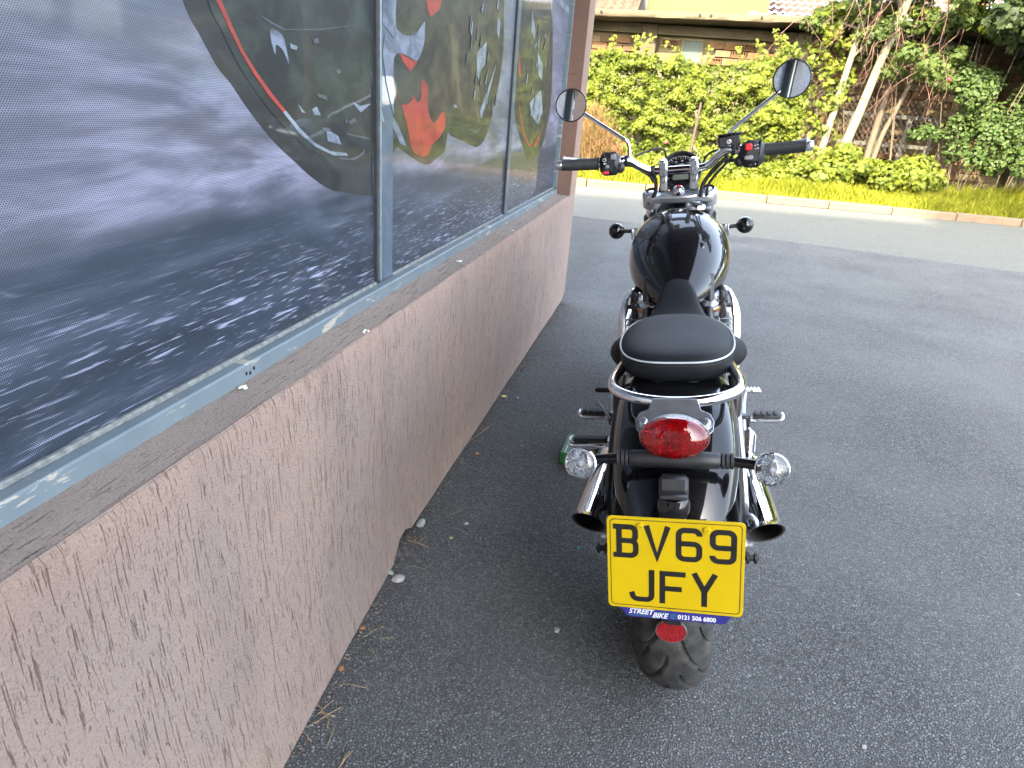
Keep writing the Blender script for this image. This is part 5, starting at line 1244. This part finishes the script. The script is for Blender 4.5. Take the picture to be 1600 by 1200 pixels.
PC = Vector((.0022, -.3522, .4962)); PT = .0996
PUp = Vector((0, math.sin(PT), math.cos(PT))); PN = Vector((0, -math.cos(PT), math.sin(PT)))
def fp(a, b2, h): return PC + Vector((a, 0, 0)) + PUp * b2 + PN * h
def rrect(w_, h_, r_, n=6, cx=0, cy=0):
    out = []
    for qx, qy, a0 in ((1, 1, 0), (-1, 1, 90), (-1, -1, 180), (1, -1, 270)):
        for k in range(n + 1):
            a = R(a0 + 90 * k / n); out.append((cx + qx * (w_ / 2 - r_) + r_ * math.cos(a), cy + qy * (h_ / 2 - r_) + r_ * math.sin(a)))
    return out
mb = MB(); mb.prism(rrect(.229, .178, .009), fp, .0022); plate = part(mb, 'number_plate', P_YELLOW, smooth=False, bevel=.0006)
def ribbon(pts, w_, closed=False):
    P = [np.array(p, float) for p in pts]; n = len(P); Lq = []; Rq = []
    for i in range(n):
        if closed: a, b2 = P[(i - 1) % n], P[(i + 1) % n]
        else: a, b2 = P[max(i - 1, 0)], P[min(i + 1, n - 1)]
        d1 = P[i] - a; d2 = b2 - P[i]
        if np.linalg.norm(d1) < 1e-9: d1 = d2
        if np.linalg.norm(d2) < 1e-9: d2 = d1
        d1 = d1 / np.linalg.norm(d1); d2 = d2 / np.linalg.norm(d2); t_ = d1 + d2; t_ /= np.linalg.norm(t_); nn = np.array([-t_[1], t_[0]]); cs = max(.5, float(nn @ np.array([-d1[1], d1[0]])))
        Lq.append(P[i] + nn * w_ / 2 / cs); Rq.append(P[i] - nn * w_ / 2 / cs)
    return Lq, Rq
def stroke(mb, pts, w_, f, h0, t_, closed=False):
    Lq, Rq = ribbon(pts, w_, closed); n = len(Lq); o = len(mb.v)
    for q in range(n):
        mb.v += [tuple(f(*Lq[q], h0)), tuple(f(*Rq[q], h0)), tuple(f(*Lq[q], h0 + t_)), tuple(f(*Rq[q], h0 + t_))]
    for q in range(n if closed else n - 1):
        a, b2 = o + 4 * q, o + 4 * ((q + 1) % n)
        mb.f += [(a, a + 2, b2 + 2, b2), (a + 1, b2 + 1, b2 + 3, a + 3), (a + 2, a + 3, b2 + 3, b2 + 2), (a, b2, b2 + 1, a + 1)]
    if not closed: mb.f += [(o, o + 1, o + 3, o + 2), (o + 4 * n - 4, o + 4 * n - 2, o + 4 * n - 1, o + 4 * n - 3)]
def arc(cx, cy, rx, ry, a0, a1, n=6): return [(cx + rx * math.cos(R(a0 + (a1 - a0) * k / n)), cy + ry * math.sin(R(a0 + (a1 - a0) * k / n))) for k in range(n + 1)]
W_, H_, S_ = .044, .064, .0098; hs = S_ / 2; x0, x1, y0, y1 = hs, W_ - hs, hs, H_ - hs; rc = .0095
ym = H_ * .515
GL = {
 'B': [[(.002, y1)] + [(x1 - rc, y1)] + arc(x1 - rc, y1 - rc * .95, rc * .9, rc * .95, 90, 0) + arc(x1 - rc * 1.0, ym + rc * .9, rc * .9, rc * .9, 0, -90) + [(x0 + .004, ym)],
       [(.002, y0)] + [(x1 - rc, y0)] + arc(x1 - rc, y0 + rc, rc, rc, -90, 0) + [(x1, ym - rc)] + arc(x1 - rc, ym - rc, rc, rc, 0, 90) + [(x0 + .004, ym)], [(x0 + .0055, 0.0), (x0 + .0055, H_)], [(0, y1), (.012, y1)], [(0, y0), (.012, y0)]],
 'V': [[(x0 - .001, H_), (W_ / 2, .004), (x1 + .001, H_)]],
 '6': [[(x1, y1 - .010)] + arc(x1 - rc, y1 - rc, rc, rc, 0, 90) + arc(x0 + rc, y1 - rc, rc, rc, 90, 180) + arc(x0 + rc, y0 + rc, rc, rc, 180, 270) + arc(x1 - rc, y0 + rc, rc, rc, 270, 360) + arc(x1 - rc, ym + .001 - rc, rc, rc, 0, 90) + [(x0, ym + .001)]],
 'J': [[(x0 - .001, .018), (x0 + .001, .0135)] + arc(x0 + .0105, y0 + .0085, .0095, .0085, 190, 270) + arc(x1 - rc, y0 + rc, rc, rc, 270, 360) + [(x1, H_)]],
 'F': [[(x0, 0), (x0, H_)], [(x0, y1), (W_, y1)], [(x0, ym - .003), (W_ - .006, ym - .003)]],
 'Y': [[(x0 - .0005, H_), (W_ / 2, .029)], [(x1 + .0005, H_), (W_ / 2, .029)], [(W_ / 2, 0), (W_ / 2, .033)]],
}
GL['9'] = [[(W_ - x, H_ - y) for x, y in GL['6'][0]]]
for ch, a, b2 in (('B', -.1040, .0103), ('V', -.0510, .0103), ('6', .0020, .0103), ('9', .0575, .0103), ('J', -.0775, -.0745), ('F', -.0250, -.0745), ('Y', .0285, -.0745)):
    mb = MB()
    for k, st in enumerate(GL[ch]):
        wd = S_ if not (ch == 'B' and k == 0) else S_
        stroke(mb, [(x + a, y + b2) for x, y in st], wd, fp, .00222, .0003 + .00004 * k)
    part(mb, 'letter', P_PBLACK, plate, smooth=False, recalc=True)
mb = MB(); stroke(mb, rrect(.2175, .1665, .0065), .0014, fp, .00222, .0002, closed=True); part(mb, 'border_line', P_PBLACK, plate, smooth=False)
for a, b2 in ((-.0578, .0725), (.0525, .0725)):
    mb = MB(); mb.lathe([(.0062, 0), (.0062, .0022), (.0052, .0036), (0, .0042)], fp(a, b2, .0022), PN, 18); sc_ = part(mb, 'plate_screw', P_YELLOW, plate)
    mb = MB(); mb.box((0, 0, 0), (.0075, .0008, .0011), Matrix.Rotation(.1, 3, 'Y')); mb.v = [tuple(Vector(v) + fp(a, b2, .0064)) for v in mb.v]; mb.build('screw_slot', simple('ochre slot', (.30, .19, .01), .6), plate)
blue = [(-.1005, -.0868), (-.089, -.0940), (-.0835, -.1045), (-.079, -.1068), (.082, -.1068), (.087, -.1045), (.0935, -.0940), (.103, -.0868)]
mb = MB(); mb.prism(blue, fp, .0016); ps = part(mb, 'plate_surround', P_BLUE, smooth=False)
def text(s_, size, a, b2, mat, par, h0=.0017, shear=0.0, bold=0.0, xs=1.0, f=fp, nm='lettering', align='LEFT'):
    c = bpy.data.curves.new('t', 'FONT'); c.body = s_; c.size = size; c.shear = shear; c.offset = bold; c.resolution_u = 3; c.align_x = align
    o = bpy.data.objects.new('t', c); COL.objects.link(o); bpy.context.view_layer.update()
    me = bpy.data.meshes.new_from_object(o.evaluated_get(bpy.context.evaluated_depsgraph_get())); bpy.data.objects.remove(o); bpy.data.curves.remove(c)
    for v in me.vertices: v.co = f(v.co.x * xs + a, v.co.y + b2, h0)
    me.materials.clear(); me.materials.append(mat); me.name = nm
    return link(bpy.data.objects.new(nm, me), par)
text('STREET', .0140, -.0790, -.1000, P_WHITEP, ps, shear=.35, bold=.00032, xs=.92)
text('BIKE', .0140, -.0375, -.1050, P_WHITEP, ps, shear=.35, bold=.00032, xs=.92)
text('0121 506 6800', .0118, .0065, -.1035, P_WHITEP, ps, bold=.00035, xs=.90)
mb = MB(); stroke(mb, [(-.0815, -.1035), (-.0365, -.1035)], .0006, fp, .0016, .0002); stroke(mb, [(-.0300, -.0943), (-.0080, -.0943)], .0006, fp, .0016, .0002); part(mb, 'underline', P_GREENP, ps, smooth=False)
mb = MB(); stroke(mb, arc(-.0010, -.0995, .0042, .0042, 0, 330, 16), .0009, fp, .0016, .0002); stroke(mb, arc(.0000, -.0995, .0018, .0024, 110, 250, 8), .0011, fp, .0016, .0002); stroke(mb, [(-.0034, -.0955), (.0030, -.0958)], .0006, fp, .0016, .0002); part(mb, 'phone_symbol', P_GREENP, ps, smooth=False)
text('Street Works No. 100', .0022, -.0130, -.0852, P_PBLACK, plate, h0=.0024, xs=.9)
mb = MB(); mb.lathe([(.0, -.006), (.0255, -.006), (.0265, -.002), (.0265, .0025), (.0, .0028)], (-.003, -.338, .342), (0, -.98, .18), 40, 1, .78, up=(1, 0, 0)); rl = part(mb, 'reflector', P_REFLEX)
mb = MB(); mb.lathe([(.0265, -.009), (.0278, -.006), (.0278, .001), (.0268, .001)], (-.003, -.338, .342), (0, -.98, .18), 40, 1, .79, up=(1, 0, 0)); part(mb, 'reflector_rim', P_ALU, rl)
# --- fork, yoke, clamps
YC = []
for s in (-1, 1):
    mb = MB(); mb.tube([(s * .095, 1.118, .985), (s * .095, 1.30, .665)], .0215, 16); fk = part(mb, 'fork_leg', P_CHROME)
    mb = MB(); mb.tube([(s * .095, 1.17, .89), (s * .095, 1.26, .74)], .031, 20); part(mb, 'fork_shroud', P_PLAST, fk)
    mb = MB(); mb.tube([(s * .095, 1.29, .70), (s * .095, 1.515, .31)], .028, 16); part(mb, 'fork_slider', P_ALU, fk)
    mb = MB(); mb.lathe([(.029, -.045), (.0305, -.01), (.0305, 0), (.027, .006), (.0215, .009), (.0195, .0085), (.0185, .005), (.012, .005), (.011, .009), (0, .010)], (s * .096, 1.116, .976), (0, -.30, .955), 32); cpn = part(mb, 'fork_cap', P_ALU)
pl = [(-.100, -.026), (-.06, -.030), (-.03, -.040), (.03, -.040), (.06, -.030), (.100, -.026), (.118, -.006), (.112, .018), (.088, .024), (.05, .012), (.03, .018), (-.03, .018), (-.05, .012), (-.088, .024), (-.112, .018), (-.118, -.006)]
mb = MB(); mb.prism(pl, lambda a, b2, h: (a, 1.112 + b2 * .955 + h * -.30 - (0), .955 + b2 * .30 + h * .955 - .18 * max(0, abs(a) - .05)), .026); yk = part(mb, 'top_yoke', P_ALU, bevel=.006, smooth=True)
mb = MB(); mb.box((0, 1.15, .86), (.24, .07, .03), bev=.01); part(mb, 'lower_yoke', P_DARKM)
mb = MB(); mb.lathe([(.020, -.012), (.0195, .0), (.0155, .006), (.0145, .0035), (.0135, .006), (.0125, .008), (0, .009)], (-.003, 1.078, .990), (0, -.42, .90), 32); ig = part(mb, 'ignition_barrel', P_CHROME)
mb = MB(); mb.box((-.003, 1.070, .9968), (.014, .0045, .0018), Matrix.Rotation(.43, 3, 'X')); part(mb, 'key_slot', P_PLAST, ig, smooth=False)
mb = MB(); mb.ell((-.0025, 1.080, 1.0015), (.008, .0045, .0016), 14, 6, Matrix.Rotation(.43, 3, 'X')); part(mb, 'red_mark', P_REDPL, ig)
for u_ in (-.0535, .0465):
    mb = MB(); mb.box((u_, 1.066, 1.020), (.0250, .030, .062), Matrix.Rotation(.12, 3, 'X'), bev=.005); rs_ = part(mb, 'bar_riser', P_ALU)
    mb = MB(); mb.box((u_, 1.044, 1.064), (.0285, .036, .056), Matrix.Rotation(.16, 3, 'X'), bev=.0065); part(mb, 'bar_clamp', P_ALUB, rs_)
    for z_, y_ in ((1.050, 1.0305), (1.020, 1.0515), (1.078, 1.029)):
        mb = MB(); mb.lathe([(.0058, -.003), (.0058, .0012), (.0034, .0014), (.0030, -.001), (0, -.0012)], (u_, y_, z_), (0, -1, .12), 14); part(mb, 'clamp_bolt', P_DARKM if z_ < 1.07 else P_ALU, rs_)
    mb = MB(); mb.lathe([(.016, 0), (.016, .012), (.0125, .020)], (u_, 1.075, .985), (0, -.1, 1), 20); part(mb, 'riser_foot', P_PLAST, rs_)
HB = [(-.385, .988, 1.099), (-.30, .998, 1.095), (-.235, 1.006, 1.094), (-.195, 1.012, 1.098), (-.165, 1.020, 1.097), (-.135, 1.030, 1.078), (-.105, 1.040, 1.062), (-.075, 1.045, 1.056), (0, 1.045, 1.056), (.070, 1.045, 1.057), (.098, 1.041, 1.068), (.122, 1.030, 1.092), (.148, 1.018, 1.108), (.18, 1.010, 1.104), (.235, 1.003, 1.101), (.30, .995, 1.101), (.385, .985, 1.103)]
mb = MB(); mb.tube(cr(HB, 6), .0127, 18); hb = part(mb, 'handlebar', P_CHROME)
for s, (e0, e1) in ((-1, ((-.262, 1.002, 1.0945), (-.383, .988, 1.099))), (1, ((.252, 1.001, 1.101), (.377, .986, 1.103)))):
    a = Vector(e0); b2 = Vector(e1); d = (b2 - a)
    mb = MB(); mb.tube([a + d * t_ for t_ in (0, .02, .05, .5, .95, 1.0)], [.0225, .0225, .0190, .0180, .0175, .0185], 24); gp = part(mb, 'grip', P_RUB)
    for k in range(8):
        an = 2 * math.pi * k / 8 + .2; x = d.normalized().orthogonal().normalized(); y = d.normalized().cross(x); o_ = (x * math.cos(an) + y * math.sin(an)) * .0178
        mb = MB(); mb.tube([a + d * .22 + o_, a + d * .86 + o_], .0011, 5); part(mb, 'grip_rib', P_RUB, gp)
    mb = MB(); dn = d.normalized(); mb.lathe([(.0150, 0), (.0155, .002), (.0155, .017), (.0135, .020), (.009, .0205), (.008, .017), (0, .017)], b2 + dn * .002, dn, 24); part(mb, 'bar_end', P_ALUB, gp)
    # lever in front of the grip, ball end just visible past the bar end
    mb = MB(); L_ = cr([(s * .20, 1.03, 1.100), (s * .27, 1.055, 1.103), (s * .34, 1.05, 1.112), (s * .385, 1.03, 1.119)], 4); mb.tube(L_, [.008, .006, .0055, .006], 10); mb.ell(L_[-1], (.0085, .0085, .0085), 12, 8); part(mb, 'clutch_lever' if s < 0 else 'brake_lever', P_ALU)
# switch housings
SL = lambda u_, y_, z_: (-.222 + (u_ + .2345) * 1.35, y_, 1.091 + (z_ - 1.091) * 1.12)
mb = MB(); mb.box((-.224, 1.000, 1.092), (.066, .054, .074), Matrix.Rotation(-.10, 3, 'X'), bev=.015); mb.box((-.190, 1.000, 1.078), (.026, .040, .034), bev=.009); sw = part(mb, 'switch_housing', P_PLAST)
mb = MB(); mb.box((-.240, 1.0, 1.093), (.0035, .056, .076), Matrix.Rotation(-.10, 3, 'X'), bev=.001); part(mb, 'housing_seam', P_DARKM, sw)
for c, d_, m_, nm in (((-.2475, .9715, 1.105), (.017, .004, .014), P_DARKM, 'button'), ((-.226, .9715, 1.112), (.018, .010, .018), P_GREYB, 'dip_switch'), ((-.2415, .971, 1.086), (.012, .005, .010), P_GREYB, 'button'), ((-.2215, .972, 1.080), (.012, .005, .011), P_DARKM, 'button'), ((-.2465, .974, 1.069), (.022, .008, .011), P_REDPL, 'horn_button')):
    mb = MB(); mb.box(SL(*c), d_, bev=.002); part(mb, nm, m_, sw)
mb = MB(); mb.lathe([(.0042, 0), (.0058, .0008), (.0042, .0016)], SL(-.2475, .9685, 1.105), (0, -1, 0), 16); mb.box(SL(-.2465, .9705, 1.0945), (.009, .0008, .0028)); mb.box(SL(-.2465, .9695, 1.069), (.008, .0008, .0012)); part(mb, 'symbol', P_WHITEP, sw)
SR = lambda u_, y_, z_: (.2165 + (u_ - .2215) * 1.45, y_, 1.092 + (z_ - 1.092) * 1.10)
mb = MB(); mb.box((.2225, .998, 1.091), (.078, .062, .082), Matrix.Rotation(-.1, 3, 'X') @ Matrix.Rotation(.10, 3, 'Y'), bev=.020); mb.box((.186, 1.0, 1.072), (.034, .040, .034), bev=.011); sw = part(mb, 'switch_housing', P_PLAST)
mb = MB(); mb.box((.2415, .998, 1.091), (.0035, .064, .084), Matrix.Rotation(-.1, 3, 'X') @ Matrix.Rotation(.10, 3, 'Y'), bev=.001); part(mb, 'housing_seam', P_DARKM, sw)
for c, d_, m_, nm in (((.2155, .9645, 1.112), (.021, .012, .020), P_REDPL, 'kill_switch'), ((.2165, .9645, 1.083), (.027, .007, .013), P_GREYB, 'starter_button'), ((.2205, .968, 1.062), (.014, .005, .008), P_DARKM, 'button')):
    mb = MB(); mb.box(SR(*c), d_, bev=.003); part(mb, nm, m_, sw)
mb = MB()
for x, z in ((.2290, 1.115), (.2345, 1.117), (.2300, 1.106), (.235, 1.107), (.231, 1.065)): mb.box(SR(x, .9655, z), (.0034, .0012, .0024))
part(mb, 'symbol', P_WHITEP, sw, smooth=False)
mb = MB(); mb.lathe([(.0150, 0), (.0165, .002), (.0165, .010), (.015, .012)], (.180, 1.010, 1.104), (1, 0, 0), 24); part(mb, 'clamp_ring', P_ALUB)
mb = MB(); mb.lathe([(.0158, 0), (.0172, .002), (.0172, .011), (.0158, .012)], (.160, 1.015, 1.106), (1, 0, 0), 24); mb.lathe([(.0158, 0), (.0165, .002), (.0165, .010), (.0158, .012)], (-.178, 1.018, 1.098), (1, 0, 0), 24); part(mb, 'clamp_ring', P_PLAST)
mb = MB(); mb.lathe([(.0145, 0), (.0160, .002), (.0160, .013), (.0145, .015)], (-.205, 1.012, 1.097), (1, 0, 0), 24); part(mb, 'clamp_ring', P_ALUB)
mb = MB(); mb.lathe([(.0150, 0), (.0158, .001), (.0158, .013), (.0150, .014)], (-.094, 1.0445, 1.058), (1, 0, .0), 24); part(mb, 'cable_tie', P_RUB)
# brake reservoir
mb = MB(); mb.box((.154, 1.045, 1.133), (.068, .050, .036), Matrix.Rotation(-.08, 3, 'Y'), bev=.005); rv = part(mb, 'brake_reservoir', P_PLAST)
mb = MB(); mb.box((.154, 1.045, 1.1535), (.072, .053, .008), Matrix.Rotation(-.08, 3, 'Y'), bev=.003); part(mb, 'reservoir_lid', P_BLACK, rv)
mb = MB(); mb.lathe([(.0075, 0), (.0075, .0015), (.006, .0022), (.0052, .0012), (0, .0012)], (.152, 1.0195, 1.132), (0, -1, 0), 20); part(mb, 'sight_glass', P_ALU, rv)
mb = MB(); mb.box((.165, 1.04, 1.11), (.03, .03, .02), bev=.006); part(mb, 'master_cylinder', P_PLAST, rv)
# instrument
GC = Vector((.003, 1.165, 1.046)); GA = Vector((0, -.80, .60)).normalized(); GU = Vector((1, 0, 0)); GV = GU.cross(GA) * -1; GV = GV if GV.z > 0 else -GV
mb = MB(); mb.lathe([(.035, -.060), (.062, -.045), (.0725, -.010), (.0738, .004), (.0708, .008), (.0655, .008), (.0649, .002)], GC, GA, 48); gg = part(mb, 'speedometer', P_PLAST)
mb = MB(); mb.lathe([(.0655, .0015), (0, .0015)], GC, GA, 48); part(mb, 'dial', P_DIAL, gg)
def fg(a, b2, h): return GC + GU * (a * 1.18) + GV * (b2 * 1.18) + GA * (.0018 + h)
mb = MB()
for k in range(29):
    an = R(215 - 250 * k / 28); big = k % 2 == 0; r0_, r1_ = (.041 if big else .044), .048
    stroke(mb, [(r0_ * math.cos(an), r0_ * math.sin(an)), (r1_ * math.cos(an), r1_ * math.sin(an))], .0014 if big else .0008, fg, 0, .0003)
stroke(mb, arc(0, 0, .050, .050, 215, -35, 40), .0009, fg, 0, .0003); stroke(mb, arc(0, 0, .0235, .0235, 205, -25, 40), .0008, fg, 0, .0003)
stroke(mb, [(-.005, .020), (.005, .020), (0, .012), (-.005, .020)], .0014, fg, 0, .0003)
part(mb, 'dial_marks', P_WHITEP, gg, smooth=False)
for k in range(1, 8):
    an = R(215 - 250 * k / 7.0 * .93); text(str(k * 20), .0075, .0335 * math.cos(an), .0335 * math.sin(an) - .0025, P_WHITEP, gg, h0=.0004, f=fg, nm='numeral', align='CENTER')
mb = MB(); mb.prism(rrect(.046, .018, .003, 4, 0, -.022), fg, .0006); part(mb, 'display', P_SCREEN, gg, smooth=False)
mb = MB(); stroke(mb, [(0, 0), (-.030, -.026)], .0014, fg, .001, .0006); mb.lathe([(.006, 0), (.006, .004), (0, .0045)], fg(0, 0, 0), GA, 16); part(mb, 'needle', P_PLAST, gg)
mb = MB(); mb.lathe([(.0653, .0060), (.053, .0072), (0, .0082)], GC, GA, 48); mat_glass = m_lens('instrument glass', (.97, .98, .98), .01, 1.0); part(mb, 'glass', mat_glass, gg)
# headlamp ahead of the yoke
mb = MB(); mb.lathe([(0, -.10), (.05, -.095), (.075, -.07), (.09, -.02), (.094, .02), (.09, .03)], (0, 1.31, .865), (0, 1, -.05), 40); hl = part(mb, 'headlamp', P_BLACK)
mb = MB(); mb.lathe([(.088, .028), (.07, .04), (.04, .046), (0, .048)], (0, 1.31, .865), (0, 1, -.05), 40); part(mb, 'lens', P_CLEAR, hl)
mb = MB(); mb.lathe([(.088, .026), (.06, -.02), (.02, -.04), (0, -.04)], (0, 1.31, .865), (0, 1, -.05), 40); part(mb, 'reflector', P_SILVIN, hl)
# cables and hoses
CB = [
 ([(-.095, 1.05, 1.050), (-.082, 1.062, 1.035), (-.078, 1.07, 1.005), (-.084, 1.085, .975), (-.105, 1.095, .945)], .0065),
 ([(-.20, 1.03, 1.085), (-.15, 1.035, 1.078), (-.12, 1.045, 1.058), (-.098, 1.052, 1.042), (-.085, 1.06, 1.02)], .0052),
 ([(-.145, 1.06, 1.108), (-.11, 1.09, 1.118), (-.07, 1.12, 1.125), (-.050, 1.14, 1.112), (-.046, 1.16, 1.08)], .0036),
 ([(.135, 1.04, 1.108), (.108, 1.09, 1.104), (.085, 1.13, 1.085), (.078, 1.15, 1.06)], .0034),
 ([(.150, 1.02, 1.090), (.125, 1.030, 1.064), (.095, 1.05, 1.032), (.074, 1.06, .998), (.070, 1.07, .962)], .0066),
 ([(.165, 1.02, 1.088), (.142, 1.03, 1.062), (.112, 1.05, 1.028), (.092, 1.065, .995), (.089, 1.08, .962)], .0045),
 ([(.205, 1.01, 1.072), (.165, 1.02, 1.075), (.135, 1.03, 1.073), (.11, 1.043, 1.052), (.098, 1.05, 1.035)], .0060),
 ([(-.115, .75, .67), (-.11, .66, .655), (-.125, .55, .62)], .006), ([(.115, .75, .67), (.11, .66, .66), (.12, .55, .62)], .006)]
for pts, r_ in CB:
    mb = MB(); mb.tube(cr(pts, 6), r_, 10); part(mb, 'cable', P_RUB)
# mirrors: glass turned so that the rider (and here the camera) looks back along the shop front
BKM = Matrix.Translation((BX, BY, 0)) @ Matrix.Rotation(-BYAW, 4, 'Z') @ Matrix.Rotation(-LEAN, 4, 'Y'); INV = BKM.inverted()
def mirror(c, stem, target, r):
    c = Vector(c); cw = BKM @ c; n_ = ((Vector((0, 0, CAMH)) - cw).normalized() + (Vector(target) - cw).normalized()).normalized(); n_ = (INV.to_3x3() @ n_).normalized()
    mb = MB(); mb.lathe([(0, -.016), (r * .5, -.014), (r * .85, -.009), (r * 1.0, -.003), (r * 1.01, .001), (r * .985, .003), (r * .955, .003)], c, n_, 48); mr = part(mb, 'mirror', P_BLACK)
    mb = MB(); mb.lathe([(r * .960, .0012), (r * .955, .0030), (r * .935, .0030), (r * .93, .0012)], c, n_, 48); part(mb, 'rim', P_PLAST, mr)
    mb = MB(); rad = .9; mb.lathe([(r * q * .935, .0022 - (r * q * .935) ** 2 / (2 * rad)) for q in (0, .25, .5, .75, .9, 1.0)][::-1], c, n_, 48); part(mb, 'mirror_glass', P_MIRROR, mr)
    mb = MB(); e0 = Vector(stem[-1]); dd = (e0 - c); dd = (dd - n_ * dd.dot(n_)).normalized(); st = [Vector(p) for p in stem[:-1]] + [e0 * .5 + (c + dd * r * .9 - n_ * .012) * .5, c + dd * r * .55 - n_ * .014]; mb.tube(cr(st, 5) if len(st) > 3 else st, .0058, 12); mb.lathe([(.012, -.014), (.012, 0), (.008, .006)], stem[0], (0, 0, 1), 16); part(mb, 'stem', P_CHROME, mr)
def wallpt(s_, x_, z_): return (x_ * math.cos(WY) + s_ * math.sin(WY), -x_ * math.sin(WY) + s_ * math.cos(WY), z_)
mirror((-.351, 1.035, 1.284), [(-.163, 1.030, 1.105), (-.163, 1.030, 1.140), (-.170, 1.030, 1.158), (-.190, 1.030, 1.172), (-.298, 1.030, 1.248)], wallpt(-.93, -.55, 1.75), .0515)
mirror((.332, 1.035, 1.299), [(.158, 1.045, 1.150), (.163, 1.042, 1.168), (.285, 1.032, 1.258)], wallpt(-.90, -.55, 1.9), .0555)
# green block under the stand's foot
gb = empty('stand_block', (.252, 2.215, 0), -.25); tag(gb, 'green plastic block with a white edge line under the left side of the motorcycle', 'stand block')
P_GREENB = simple('scuffed green plastic', (.02, .15, .045), .55, var=.4, vscale=60, bump=.3)
mb = MB(); mb.box((0, 0, .026), (.080, .17, .048), bev=.004); part(mb, 'block', P_GREENB, gb)
mb = MB(); mb.box((-.022, 0, .0495), (.004, .15, .0012)); mb.box((.004, -.076, .0495), (.05, .004, .0012)); part(mb, 'edge_line', P_WHITEP, gb, smooth=False)
